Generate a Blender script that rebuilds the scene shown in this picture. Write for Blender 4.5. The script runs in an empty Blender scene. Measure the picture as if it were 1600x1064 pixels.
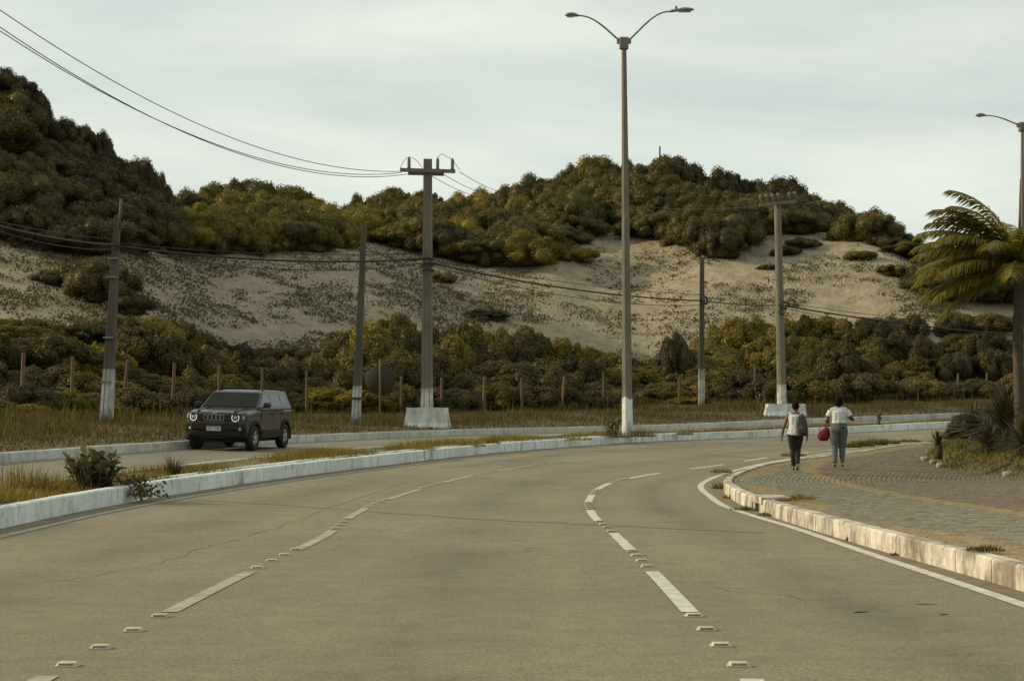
import bpy, bmesh, math, random
import numpy as np
from mathutils import Vector, Matrix, noise as mnoise

# ------------------------------------------------------------------ camera, sky, sun, exposure
sc = bpy.context.scene
F, CX, HY, H = 2900.0, 800.0, 662.0, 1.25          # focal length (px of a 1600 px wide picture), centre column, horizon row, eye height
cam_d = bpy.data.cameras.new('camera'); cam = bpy.data.objects.new('camera', cam_d); sc.collection.objects.link(cam)
cam.location = (0, 0, H); cam.rotation_euler = (math.pi/2, 0, 0)
cam_d.sensor_width = 36; cam_d.lens = 36*F/1600; cam_d.shift_y = (HY-532)/1600
cam_d.clip_start = .1; cam_d.clip_end = 6000
sc.camera = cam
SUN_EL, SUN_AZ = math.radians(24), math.radians(-82)    # azimuth from +Y towards +X
world = bpy.data.worlds.new('World'); sc.world = world; world.use_nodes = True
wn, wl = world.node_tree.nodes, world.node_tree.links
wn.clear()
w_out = wn.new('ShaderNodeOutputWorld'); w_bg = wn.new('ShaderNodeBackground')
sky = wn.new('ShaderNodeTexSky'); sky.sky_type = 'NISHITA'; sky.sun_disc = False
sky.sun_elevation = SUN_EL; sky.sun_rotation = SUN_AZ; sky.dust_density = 1.2; sky.air_density = 1.0
w_bg.inputs['Strength'].default_value = .10
tc = wn.new('ShaderNodeTexCoord'); mp = wn.new('ShaderNodeMapping'); mp.inputs['Scale'].default_value = (1.0, 1.0, 4.2)
mp.inputs['Rotation'].default_value = (0, math.radians(-9), 0)
n1 = wn.new('ShaderNodeTexNoise'); n1.inputs['Scale'].default_value = 3.1; n1.inputs['Detail'].default_value = 9; n1.inputs['Roughness'].default_value = .56; n1.inputs['Distortion'].default_value = .6
rp = wn.new('ShaderNodeValToRGB'); rp.color_ramp.elements[0].position = .30; rp.color_ramp.elements[1].position = .66
rp.color_ramp.elements[0].color = (.62,.62,.62,1); rp.color_ramp.elements[1].color = (.97,.97,.97,1)
n2 = wn.new('ShaderNodeTexNoise'); n2.inputs['Scale'].default_value = 5.5; n2.inputs['Detail'].default_value = 6
cr = wn.new('ShaderNodeValToRGB'); cr.color_ramp.elements[0].position = .3; cr.color_ramp.elements[1].position = .7
cr.color_ramp.elements[0].color = (7.2, 7.95, 7.25, 1); cr.color_ramp.elements[1].color = (8.9, 9.25, 8.15, 1)     # pale cloud, in the sky texture's units
mx = wn.new('ShaderNodeMix'); mx.data_type = 'RGBA'
wl.new(tc.outputs['Generated'], mp.inputs['Vector']); wl.new(mp.outputs[0], n1.inputs['Vector']); wl.new(mp.outputs[0], n2.inputs['Vector'])
wl.new(n1.outputs['Fac'], rp.inputs['Fac']); wl.new(n2.outputs['Fac'], cr.inputs['Fac'])
wl.new(rp.outputs['Color'], mx.inputs['Factor']); wl.new(sky.outputs['Color'], mx.inputs['A']); wl.new(cr.outputs['Color'], mx.inputs['B'])
wl.new(mx.outputs['Result'], w_bg.inputs['Color']); wl.new(w_bg.outputs[0], w_out.inputs['Surface'])
sun_d = bpy.data.lights.new('sun', 'SUN'); sun = bpy.data.objects.new('sun', sun_d); sc.collection.objects.link(sun)
sun_d.energy = 4.2; sun_d.angle = math.radians(1.5); sun_d.color = (1.0, .82, .56)
sdir = Vector((math.sin(SUN_AZ)*math.cos(SUN_EL), math.cos(SUN_AZ)*math.cos(SUN_EL), math.sin(SUN_EL)))
sun.rotation_euler = sdir.to_track_quat('Z', 'Y').to_euler()
sc.view_settings.view_transform = 'Standard'; sc.view_settings.look = 'None'
sc.view_settings.exposure = 0; sc.view_settings.gamma = 1; sc.view_settings.use_curve_mapping = False

rnd = random.Random(7); rs = np.random.RandomState(11)

# ------------------------------------------------------------------ road geometry: everything is laid out along the median kerb (t along, q to the right)
K = np.array([(-6,-60,0),(-6,-30,0),(-6,-5,0),(-6,12,0),(-6,21.7,.02),(-5.98,24,.035),(-5.69,27.5,.084),(-4.62,33.5,.2),(-2.86,41.5,.32),(0,51.5,.486),
              (1.97,57,.555),(4.28,62,.64),(9.24,67.6,.77),(13.4,70.5,.934),(17.4,73,1.1),(30,79,1.6),(60,92,2.6),(95,106,3.4)], float)
def spline(K, n):
    c = np.r_[0, np.cumsum(np.linalg.norm(np.diff(K[:,:2],axis=0),axis=1))]; m = np.gradient(K, c, axis=0)
    tt = np.linspace(0, c[-1], n); i = np.clip(np.searchsorted(c,tt,'right')-1, 0, len(c)-2)
    h = (c[i+1]-c[i])[:,None]; s = ((tt-c[i])[:,None])/h
    return (2*s**3-3*s**2+1)*K[i]+(s**3-2*s**2+s)*h*m[i]+(-2*s**3+3*s**2)*K[i+1]+(s**3-s**2)*h*m[i+1]
C = spline(K, 1600)
for _ in range(90): C[1:-1] = (C[:-2]+2*C[1:-1]+C[2:])/4
TT = np.r_[0, np.cumsum(np.hypot(*np.diff(C[:,:2],axis=0).T))]
tan = np.gradient(C[:,:2], TT, axis=0); tan /= np.linalg.norm(tan,axis=1)[:,None]
nor = np.c_[tan[:,1], -tan[:,0]]
TT -= np.interp(0, C[:,1], TT)
def tq(X, Y):
    X = np.atleast_1d(np.asarray(X,float)); Y = np.atleast_1d(np.asarray(Y,float)); t = np.empty(X.shape); q = np.empty(X.shape)
    for a in range(0, len(X), 2000):
        x = X[a:a+2000]; y = Y[a:a+2000]
        i = ((x[:,None]-C[None,:,0])**2+(y[:,None]-C[None,:,1])**2).argmin(1)
        dx = x-C[i,0]; dy = y-C[i,1]
        t[a:a+2000] = TT[i]+dx*tan[i,0]+dy*tan[i,1]; q[a:a+2000] = dx*nor[i,0]+dy*nor[i,1]
    return t, q
def bank(t, q):
    s = np.clip((t-19)/25,0,1); return np.where(q > 0, .036, .029)*s*s*(3-2*s)
def hz(t, q): return np.interp(t,TT,C[:,2]) - bank(t,q)*np.clip(q,-9,13)
def xy(t, q): return np.interp(t,TT,C[:,0])+q*np.interp(t,TT,nor[:,0]), np.interp(t,TT,C[:,1])+q*np.interp(t,TT,nor[:,1])
def p3(t, q, dz=0.0):
    x, y = xy(t,q); return np.array([x, y, hz(t,q)+dz])
def PX(x, y, Y): return Vector(((x-CX)/F*Y, Y, H+(HY-y)/F*Y))      # a pixel at a known distance
def hit(x, y, off=0.0):                                             # a pixel on the road surface (raised by off)
    Y = np.arange(8,110,.05); X = (x-CX)/F*Y; z = H+(HY-y)/F*Y
    g = hz(*tq(X,Y))+off-z; i = int(np.argmax(g>=0)); return X[i], Y[i], z[i]
def hit_tq(x, y, off=0.0):
    X, Y, z = hit(x,y,off); t, q = tq(X,Y); return float(t[0]), float(q[0])
def curve_q(pts, offs):                                             # lateral offset as a function of t from pixels of a line
    a = sorted(hit_tq(*p,o) for p,o in zip(pts,offs)); ts = np.array([v[0] for v in a]); qs = np.array([v[1] for v in a])
    g = np.linspace(-20,110,1300); r = np.interp(g,ts,qs)
    k = np.ones(61)/61; r = np.convolve(np.pad(r,30,'edge'),k,'valid')
    return lambda t: np.interp(t,g,r)
LP = [(106,1039),(253,964),(386,894),(530,830),(610,780),(660,763),(740,742),(830,727),(950,715),(1060,708)]
RP = [(1151,1039),(1083,962),(1021,894),(985,860),(960,833),(935,808),(922,785),(930,765),(950,755),(1000,743),(1060,735),(1130,727)]
EP = [(1600,945),(1400,880),(1200,810),(1110,775),(1090,762),(1100,752),(1128,741)]
KP = [(1600,923),(1499,894),(1418,872),(1330,848.5),(1222,811),(1195,801),(1151,784),(1124,767.5)]
KT = [(1160,730),(1215,718),(1275,712),(1350,702),(1430,692)]
qL = curve_q(LP,[0]*len(LP)); qR = curve_q(RP,[0]*len(RP)); qE = curve_q(EP,[0]*len(EP)); qK = curve_q(KP+KT,[0]*len(KP)+[.22]*len(KT))
YP = [(1600,794.5),(1465,776),(1364,761),(1296,744),(1262,737),(1276,723),(1287,718)]
qY = curve_q(YP,[.22]*len(YP))
QF = -7.0                                                           # far kerb
QM = -1.75                                                          # far edge of the median
def vz(t, q): return hz(t,np.full_like(np.asarray(q,float),QF))+.2+.07*np.clip(-q+QF,0,14)     # verge beyond the far kerb

# ------------------------------------------------------------------ dune terrain, columns along view directions with real distances
def tab(pts): a = np.array(pts,float); return lambda x: np.interp(x,a[:,0],a[:,1])
SIL = tab([(-400,30),(-150,75),(0,105),(30,120),(75,165),(80,183),(130,190),(170,205),(182,240),(240,265),(262,300),(300,290),(380,280),(450,290),(500,312),(520,322),(560,302),(620,292),(680,297),(740,295),(772,306),(800,283),(870,271),(900,251),(940,245),(970,256),(1000,245),(1060,248),(1098,272),(1110,263),(1150,266),(1185,291),(1210,277),(1250,290),(1270,306),(1330,320),(1370,336),(1400,368),(1430,398),(1455,402),(1480,378),(1600,362),(2000,400)])
Y1 = tab([(-700,44),(-300,52),(0,60),(480,75),(800,84),(1000,88),(1200,92),(1400,94),(1600,97),(2200,100)])
Y2 = tab([(-700,60),(-300,68),(0,75),(200,78),(350,88),(540,93),(700,99),(850,103),(1000,107),(1600,110),(2200,112)])
B2 = tab([(-700,515),(0,512),(200,522),(350,545),(540,545),(850,550),(1000,565),(1100,555),(1250,532),(1450,522),(1600,522),(2200,540)])
Y3 = tab([(-700,84),(0,93),(200,97),(300,112),(540,120),(700,125),(850,127),(930,138),(1000,136),(1100,132),(1160,136),(1300,137),(1400,128),(1450,126),(1600,132),(2200,140)])
V3 = tab([(-700,360),(0,374),(110,396),(300,396),(540,390),(660,405),(800,418),(870,395),(930,366),(1000,376),(1080,382),(1150,366),(1290,362),(1350,380),(1400,402),(1450,432),(1600,440),(2200,450)])
Y4 = tab([(-700,102),(0,114),(200,118),(300,138),(540,150),(670,163),(900,158),(1100,155),(1250,152),(1400,142),(1450,150),(1600,160),(2200,170)])
XG = np.linspace(-800,2400,401)
def _knots():
    px = lambda Y,y: H+(HY-y)*Y/F
    y1 = Y1(XG); t,q = tq((XG-CX)/F*y1, y1); z1 = vz(t,q)
    y2, y3, y4 = Y2(XG), Y3(XG), Y4(XG)
    z4 = px(y4, np.maximum(SIL(XG),60))-3.3
    Ys = np.stack([y1-6, y1, y2, y3, y4, y4+18, np.full_like(y4,330)],1)
    Zs = np.stack([z1-1.0, z1-.05, px(y2,B2(XG)), px(y3,V3(XG)), z4, z4-1.0, z4*.45],1)
    k = np.hanning(19); k /= k.sum()
    for A in (Ys,Zs):
        for j in range(7): A[:,j] = np.convolve(np.pad(A[:,j],9,'edge'),k,'valid')
    return Ys, Zs
KY, KZ = _knots()
SR = np.linspace(0,6,91)                                            # 15 rows between neighbouring knots
def _rows(A):                                                       # Catmull-Rom through the knots, columnwise
    i = np.clip(SR.astype(int),0,5); f = SR-i
    g = lambda k: A[:,np.clip(k,0,6)]
    p0,p1,p2,p3_ = g(i-1),g(i),g(i+1),g(i+2)
    return .5*((2*p1)+(p2-p0)*f+(2*p0-5*p1+4*p2-p3_)*f*f+(3*p1-p0-3*p2+p3_)*f**3)
RY = np.sort(_rows(KY),axis=1); RZ = _rows(KZ)
for a in range(RZ.shape[0]):
    for b in range(20,RZ.shape[1]):
        X = (XG[a]-CX)/F*RY[a,b]
        w = min(1,(b-20)/12)
        RZ[a,b] += w*(.55*mnoise.noise((X*.11,RY[a,b]*.11,3.1))+.18*mnoise.noise((X*.45,RY[a,b]*.4,8.2)))
def terr(X, Y):
    X = np.atleast_1d(np.asarray(X,float)); Y = np.atleast_1d(np.asarray(Y,float)); out = np.empty(len(X))
    for k in range(len(X)):
        f = np.clip((CX+F*X[k]/Y[k]-XG[0])/(XG[1]-XG[0]),0,len(XG)-1.001); i = int(f); u = f-i
        out[k] = (1-u)*np.interp(Y[k],RY[i],RZ[i])+u*np.interp(Y[k],RY[i+1],RZ[i+1])
    return out
def thit(x, y):                                                     # a pixel on the dune terrain
    f = np.clip((x-XG[0])/(XG[1]-XG[0]),0,len(XG)-1.001); i = int(f); u = f-i
    ry = (1-u)*RY[i]+u*RY[i+1]; rz = (1-u)*RZ[i]+u*RZ[i+1]
    yy = np.linspace(ry[16],ry[-16],1500); zz = np.interp(yy,ry,rz)
    g = zz-(H+(HY-y)/F*yy); k = int(np.argmax(g>=0))
    if g[k] < 0: k = int(np.argmax(g))
    return Vector(((x-CX)/F*yy[k], yy[k], zz[k]))
def ground(X, Y):                                                   # verge or dune, whichever is on top
    t,q = tq(X,Y); v = vz(t,q); d = terr(X,Y); return np.maximum(v,d)

# ------------------------------------------------------------------ object helpers
col = sc.collection
def link(name, data, parent=None, m=None):
    o = bpy.data.objects.new(name, data); col.objects.link(o)
    if m is not None and data is not None and not data.materials: data.materials.append(m)
    if parent: o.parent = parent
    return o
def empty(name, loc=(0,0,0), rz=0.0):
    o = link(name, None); o.location = loc; o.rotation_euler = (0,0,rz); o.empty_display_size = .2; return o
def reg(o, label, cat, group=None):
    o['label'] = label; o['category'] = cat
    if group: o['group'] = group
    return o
def structure(o): o['kind'] = 'structure'; return o
def stuff(o, label=None, cat=None):
    o['kind'] = 'stuff'
    if label: o['label'] = label
    if cat: o['category'] = cat
    return o
def copy_tree(o, parent=None):
    c = o.copy(); col.objects.link(c)
    if parent: c.parent = parent
    for ch in list(o.children): copy_tree(ch, c)
    return c
def np_mesh(name, V, loops, counts, smooth=False):
    me = bpy.data.meshes.new(name); V = np.asarray(V,np.float32).reshape(-1,3); loops = np.asarray(loops,np.int32).ravel(); counts = np.asarray(counts,np.int32)
    me.vertices.add(len(V)); me.vertices.foreach_set('co', V.ravel()); me.loops.add(len(loops)); me.loops.foreach_set('vertex_index', loops)
    me.polygons.add(len(counts)); st = np.r_[0,np.cumsum(counts)[:-1]].astype(np.int32)
    me.polygons.foreach_set('loop_start', st); me.polygons.foreach_set('loop_total', counts)
    if smooth: me.polygons.foreach_set('use_smooth', np.ones(len(counts),bool))
    me.update(calc_edges=True); return me
def grid_mesh(name, P, smooth=True):                                # P: (n,m,3)
    n,m = P.shape[:2]; i = np.arange(n*m).reshape(n,m)
    f = np.stack([i[:-1,:-1],i[:-1,1:],i[1:,1:],i[1:,:-1]],-1).reshape(-1,4)
    return np_mesh(name, P, f, np.full(len(f),4), smooth)
class MB:
    """collects shapes for one mesh"""
    def __init__(s): s.v=[]; s.f=[]; s.sm=[]
    def add(s, vs, fs, smooth=False):
        b = len(s.v); s.v += [tuple(v) for v in vs]; s.f += [tuple(b+i for i in f) for f in fs]; s.sm += [smooth]*len(fs)
    def box(s, c, d, rot=None, taper=1.0, bevel=0.0):
        x,y,z = d[0]/2,d[1]/2,d[2]/2
        if bevel:
            vs=[]; b=bevel
            for sz in (-1,1):
                for sx,sy in ((-1,-1),(1,-1),(1,1),(-1,1)): pass
            rings=[(-z,b),(-z+b,0),(z-b,0),(z,b)]
            for zz,ins in rings:
                X,Y=x-ins,y-ins
                vs += [(-X+b,-Y,zz),(X-b,-Y,zz),(X,-Y+b,zz),(X,Y-b,zz),(X-b,Y,zz),(-X+b,Y,zz),(-X,Y-b,zz),(-X,-Y+b,zz)]
            fs=[tuple(range(7,-1,-1)),tuple(range(24,32))]
            for r in range(3):
                for k in range(8): fs.append((r*8+k,r*8+(k+1)%8,(r+1)*8+(k+1)%8,(r+1)*8+k))
        else:
            k=taper
            vs=[(-x,-y,-z),(x,-y,-z),(x,y,-z),(-x,y,-z),(-x*k,-y*k,z),(x*k,-y*k,z),(x*k,y*k,z),(-x*k,y*k,z)]
            fs=[(3,2,1,0),(4,5,6,7),(0,1,5,4),(1,2,6,5),(2,3,7,6),(3,0,4,7)]
        M = rot if rot is not None else Matrix.Identity(3); c=Vector(c)
        s.add([M@Vector(v)+c for v in vs], fs); return s
    def tube(s, pts, rad, n=8, cap=True, flat=1.0, up=None, smooth=True):
        pts=[Vector(p) for p in pts]; N=len(pts)
        if not hasattr(rad,'__len__'): rad=[rad]*N
        vs=[]; ref=Vector(up) if up else None
        for i,p in enumerate(pts):
            d=(pts[min(i+1,N-1)]-pts[max(i-1,0)]).normalized()
            if ref is None: ref = Vector((0,0,1)) if abs(d.z)<.9 else Vector((0,1,0))
            a=d.cross(ref); a = a.normalized() if a.length>1e-6 else d.orthogonal().normalized(); b=a.cross(d)
            if not up: ref=b
            r=rad[i]; rx,ry=(r if hasattr(r,'__len__') else (r,r*flat))
            for k in range(n):
                an=2*math.pi*k/n; vs.append(p+a*(rx*math.cos(an))+b*(ry*math.sin(an)))
        fs=[(i*n+k,i*n+(k+1)%n,(i+1)*n+(k+1)%n,(i+1)*n+k) for i in range(N-1) for k in range(n)]
        if cap: fs += [tuple(range(n-1,-1,-1)), tuple((N-1)*n+k for k in range(n))]
        s.add(vs,fs,smooth); return s
    def lathe(s, prof, n=24, M=None, smooth=True, cap=True):                  # prof: (radius, height) about z
        vs=[]; 
        for r,z in prof:
            for k in range(n):
                a=2*math.pi*k/n; v=Vector((r*math.cos(a),r*math.sin(a),z)); vs.append(M@v if M is not None else v)
        L=len(prof); fs=[(i*n+k,i*n+(k+1)%n,(i+1)*n+(k+1)%n,(i+1)*n+k) for i in range(L-1) for k in range(n)]
        if cap: fs += [tuple(range(n-1,-1,-1)), tuple((L-1)*n+k for k in range(n))]
        s.add(vs,fs,smooth); return s
    def loft(s, rings, cap=True, smooth=False):
        n=len(rings[0]); vs=[v for r in rings for v in r]
        fs=[(i*n+k,i*n+(k+1)%n,(i+1)*n+(k+1)%n,(i+1)*n+k) for i in range(len(rings)-1) for k in range(n)]
        if cap: fs += [tuple(range(n-1,-1,-1)), tuple((len(rings)-1)*n+k for k in range(n))]
        s.add(vs,fs,smooth); return s
    def mesh(s, name):
        me=bpy.data.meshes.new(name); me.from_pydata(s.v,[],s.f); me.polygons.foreach_set('use_smooth',s.sm); me.update(); return me
    def build(s, name, m, parent=None, fix=True):
        me=s.mesh(name)
        if fix:
            bm=bmesh.new(); bm.from_mesh(me); bmesh.ops.recalc_face_normals(bm,faces=bm.faces); bm.to_mesh(me); bm.free()
        return link(name,me,parent,m)
def leaf_quads(P, N, size, aspect=.55, bend=.15, r=rs):             # many small leaves: kite-shaped quads
    n=len(P); P=np.asarray(P,float); N=np.asarray(N,float); N/=np.linalg.norm(N,axis=1)[:,None]+1e-9
    a=np.cross(N, r.normal(size=(n,3))); a/=np.linalg.norm(a,axis=1)[:,None]+1e-9; b=np.cross(N,a)
    s=(size*(.6+.8*r.rand(n)))[:,None] if np.isscalar(size) else np.asarray(size)[:,None]
    w=aspect*s*.5
    V=np.stack([P-a*s*.5, P+b*w+N*s*bend, P+a*s*.5, P-b*w+N*s*bend],1)
    return V.reshape(-1,3), np.arange(4*n), np.full(n,4)
def blades(P, h, w, lean, r=rs):                                    # grass blades: quad + tip triangle, bending over
    n=len(P); an=r.rand(n)*2*math.pi; side=np.stack([np.cos(an),np.sin(an),np.zeros(n)],1); fw=np.stack([-np.sin(an),np.cos(an),np.zeros(n)],1)
    L=(lean*h*(r.rand(n)*1.4-.2))[:,None]; w=np.broadcast_to(w,(n,))[:,None]; up=np.array([0,0,1.0]); h=np.asarray(h)[:,None]
    V=np.stack([P-side*w*.5, P+side*w*.5, P+side*w*.38+fw*L*.35+up*h*.6, P-side*w*.38+fw*L*.35+up*h*.6, P+fw*L+up*h],1).reshape(-1,3)
    b=(np.arange(n)*5)[:,None]; lp=np.concatenate([b+[0,1,2,3],b+[3,2,4]],1)
    return V, lp.ravel(), np.tile([4,3],n)

# ------------------------------------------------------------------ materials
def newmat(name):
    m=bpy.data.materials.new(name); m.use_nodes=True; nt=m.node_tree; p=nt.nodes['Principled BSDF']; return m,nt,p
def node(nt, kind, **kw):
    n=nt.nodes.new(kind)
    for k,v in kw.items():
        if k in n.inputs: n.inputs[k].default_value=v
        else: setattr(n,k,v)
    return n
def ramp(nt, src, a, b, ca=(0,0,0,1), cb=(1,1,1,1)):
    r=nt.nodes.new('ShaderNodeValToRGB'); e=r.color_ramp.elements; e[0].position=a; e[1].position=b; e[0].color=ca; e[1].color=cb
    nt.links.new(src,r.inputs['Fac']); return r.outputs['Color']
def mixc(nt, fac, a, b, blend='MIX'):
    n=nt.nodes.new('ShaderNodeMix'); n.data_type='RGBA'; n.blend_type=blend
    for s,k in ((fac,'Factor'),(a,'A'),(b,'B')):
        if hasattr(s,'links'): nt.links.new(s,n.inputs[k])
        else: n.inputs[k].default_value = s if not isinstance(s,tuple) else (*s[:3],1)
    return n.outputs['Result']
def noi(nt, scale, detail=6, rough=.6, coord='Object', stretch=None, dist=0):
    t=nt.nodes.new('ShaderNodeTexCoord'); n=node(nt,'ShaderNodeTexNoise',Scale=scale,Detail=detail,Roughness=rough,Distortion=dist)
    src=t.outputs[coord]
    if stretch:
        mpp=nt.nodes.new('ShaderNodeMapping'); mpp.inputs['Scale'].default_value=stretch; nt.links.new(src,mpp.inputs['Vector']); src=mpp.outputs[0]
    nt.links.new(src,n.inputs['Vector']); return n.outputs['Fac']
def bump(nt, p, src, strength, dist):
    b=node(nt,'ShaderNodeBump',Strength=strength,Distance=dist); nt.links.new(src,b.inputs['Height']); nt.links.new(b.outputs[0],p.inputs['Normal'])
def mat(name, c1, c2=None, scale=6.0, rough=.8, bmp=0.0, bdist=.01, isl=0.0, objr=0.0, metal=0.0, spec=.3, coat=0.0, emit=None, detail=6, stretch=None, coord='Object', lo=.32, hi=.68):
    m,nt,p=newmat(name); p.inputs['Roughness'].default_value=rough; p.inputs['Metallic'].default_value=metal; p.inputs['Specular IOR Level'].default_value=spec
    p.inputs['Coat Weight'].default_value=coat; p.inputs['Coat Roughness'].default_value=.04
    src=None
    if c2 is None: c2=tuple(v*.8 for v in c1)
    f=noi(nt,scale,detail,.6,coord,stretch); c=ramp(nt,f,lo,hi,(*c1,1),(*c2,1))
    if isl:
        g=nt.nodes.new('ShaderNodeNewGeometry'); c=mixc(nt,1.0,c,ramp(nt,g.outputs['Random Per Island'],0,1,(1-isl,1-isl,1-isl,1),(1+isl,1+isl,1+isl*.7,1)),'MULTIPLY')
    if objr:
        g=nt.nodes.new('ShaderNodeObjectInfo'); c=mixc(nt,1.0,c,ramp(nt,g.outputs['Random'],0,1,(1-objr,1-objr,1-objr,1),(1+objr,1+objr,1+objr,1)),'MULTIPLY')
    nt.links.new(c,p.inputs['Base Color'])
    if bmp: bump(nt,p,f,bmp,bdist)
    if emit: p.inputs['Emission Color'].default_value=(*emit[:3],1); p.inputs['Emission Strength'].default_value=emit[3]
    return m
def foliage(name, dark, light, trans=.3, objr=.25, isl=.45, rough=.55):
    m,nt,p=newmat(name); g=nt.nodes.new('ShaderNodeNewGeometry'); oi=nt.nodes.new('ShaderNodeObjectInfo')
    c=ramp(nt,g.outputs['Random Per Island'],.1,.95,(*dark,1),(*light,1))
    f=noi(nt,.9,3,.5,'Object'); c=mixc(nt,1.0,c,ramp(nt,f,.3,.7,(1-isl,1-isl,1-isl,1),(1+isl*.6,1+isl*.55,1+isl*.3,1)),'MULTIPLY')
    c=mixc(nt,1.0,c,ramp(nt,oi.outputs['Random'],0,1,(1-objr,1-objr*.9,1-objr*.8,1),(1+objr,1+objr*.8,1+objr*.4,1)),'MULTIPLY')
    nt.links.new(c,p.inputs['Base Color']); p.inputs['Roughness'].default_value=rough; p.inputs['Specular IOR Level'].default_value=.25
    tr=nt.nodes.new('ShaderNodeBsdfTranslucent'); nt.links.new(mixc(nt,1.0,c,(1.5,1.35,.6),'MULTIPLY'),tr.inputs['Color'])
    ms=nt.nodes.new('ShaderNodeMixShader'); ms.inputs[0].default_value=trans; out=nt.nodes['Material Output']
    nt.links.new(p.outputs[0],ms.inputs[1]); nt.links.new(tr.outputs[0],ms.inputs[2]); nt.links.new(ms.outputs[0],out.inputs['Surface']); return m
M={}
def asphalt(name, base):
    m,nt,p=newmat(name)
    big=noi(nt,.16,5,.6); fine=noi(nt,34,10,.92); mid=noi(nt,2.2,6,.65)
    c=ramp(nt,big,.3,.7,tuple(v*.80 for v in base)+(1,),tuple(v*1.12 for v in base)+(1,))
    c=mixc(nt,1.0,c,ramp(nt,mid,.3,.72,(.86,.86,.87,1),(1.1,1.1,1.08,1)),'MULTIPLY')
    c=mixc(nt,1.0,c,ramp(nt,fine,.36,.64,(.30,.30,.30,1),(1.80,1.78,1.70,1)),'MULTIPLY')
    gr2=noi(nt,95,2,.8); c=mixc(nt,1.0,c,ramp(nt,gr2,.32,.68,(.60,.60,.60,1),(1.42,1.40,1.36,1)),'MULTIPLY')
    bl=noi(nt,5.5,9,.75); c=mixc(nt,1.0,c,ramp(nt,bl,.34,.56,(.80,.80,.80,1),(1.03,1.03,1.03,1)),'MULTIPLY')
    tcu=nt.nodes.new('ShaderNodeTexCoord'); sx=nt.nodes.new('ShaderNodeSeparateXYZ'); nt.links.new(tcu.outputs['UV'],sx.inputs[0])    # u = position across the lane, v = metres along it
    fr=nt.nodes.new('ShaderNodeMath'); fr.operation='FRACT'; nt.links.new(sx.outputs['X'],fr.inputs[0])
    oil=nt.nodes.new('ShaderNodeValToRGB'); els=oil.color_ramp.elements; els[0].position=.26; els[0].color=(1.04,1.04,1.02,1); els[1].position=.78; els[1].color=(1.04,1.04,1.02,1)
    e3=els.new(.50); e3.color=(.66,.67,.70,1); e4=els.new(.12); e4.color=(.95,.95,.95,1); e5=els.new(.9); e5.color=(.95,.95,.95,1); nt.links.new(fr.outputs[0],oil.inputs['Fac'])
    og=noi(nt,.22,6,.65); c=mixc(nt,ramp(nt,og,.36,.60),c,mixc(nt,1.0,c,oil.outputs['Color'],'MULTIPLY'))
    v=node(nt,'ShaderNodeTexVoronoi',Scale=.33,feature='DISTANCE_TO_EDGE'); t=nt.nodes.new('ShaderNodeTexCoord')
    wv=node(nt,'ShaderNodeTexNoise',Scale=1.6,Detail=5.0); nt.links.new(t.outputs['Object'],wv.inputs['Vector'])
    vm=nt.nodes.new('ShaderNodeVectorMath'); vm.operation='MULTIPLY_ADD'; nt.links.new(wv.outputs['Color'],vm.inputs[0]); vm.inputs[1].default_value=(1.1,1.1,0); nt.links.new(t.outputs['Object'],vm.inputs[2]); nt.links.new(vm.outputs[0],v.inputs['Vector'])
    gate=ramp(nt,noi(nt,.21,2,.5),.52,.6); cr_=ramp(nt,v.outputs['Distance'],.002,.007,(.55,.55,.55,1),(1,1,1,1))
    c=mixc(nt,gate,c,mixc(nt,1.0,c,cr_,'MULTIPLY'))
    nt.links.new(c,p.inputs['Base Color']); p.inputs['Roughness'].default_value=.78; p.inputs['Specular IOR Level'].default_value=.35
    bump(nt,p,fine,.55,.006); return m
M['asphalt']=asphalt('asphalt',(.194,.165,.107)); M['asphalt_far']=asphalt('asphalt_far',(.178,.161,.120))
def kerbpaint(name, paint, bare, lo, hi, drip):
    m,nt,p=newmat(name); f=noi(nt,2.3,9,.66,'Object',(1,1,.8)); g=noi(nt,14,6,.7); oi=nt.nodes.new('ShaderNodeObjectInfo')
    c=mixc(nt,ramp(nt,f,lo,hi),paint,bare); c=mixc(nt,1.0,c,ramp(nt,g,.25,.75,(.72,.70,.66,1),(1.12,1.12,1.1,1)),'MULTIPLY')
    dr=noi(nt,5.0,6,.65,'Object',(1,1,.3)); c=mixc(nt,1.0,c,ramp(nt,dr,.34,.50,(drip,drip*.97,drip*.9,1),(1.03,1.03,1.03,1)),'MULTIPLY')
    c=mixc(nt,1.0,c,ramp(nt,oi.outputs['Random'],0,1,(.88,.88,.87,1),(1.07,1.07,1.07,1)),'MULTIPLY')
    nt.links.new(c,p.inputs['Base Color']); p.inputs['Roughness'].default_value=.85; bump(nt,p,g,.5,.012); return m
M['kerb_white']=kerbpaint('kerb_white',(.67,.72,.705),(.30,.275,.22),.57,.70,.68)  # bluish skylight on the kerb face is mixed into this white paint
M['kerb_worn']=kerbpaint('kerb_worn',(.56,.53,.45),(.215,.187,.140),.44,.60,.66)
M['kerb_far']=kerbpaint('kerb_far',(.52,.53,.50),(.33,.32,.28),.45,.75,.8)
M['line']=mat('road_paint',(.56,.54,.48),(.33,.30,.24),7,.75,detail=10,lo=.40,hi=.70)
M['line_worn']=mat('road_paint_worn',(.36,.33,.265),(.235,.205,.15),5,.75,detail=9,lo=.38,hi=.66)
M['soil']=mat('soil',(.13,.10,.06),(.19,.15,.10),3,.95,.5,.03)
M['verge_soil']=mat('verge_soil',(.085,.066,.032),(.13,.10,.055),2,.95,.5,.04)
M['concrete']=mat('concrete',(.185,.165,.128),(.115,.10,.075),4,.85,.35,.01,detail=8,stretch=(1,1,.25))
M['concrete_dark']=mat('concrete_dark',(.115,.098,.072),(.075,.063,.045),4,.88,.35,.01,detail=8,stretch=(1,1,.25))
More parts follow.
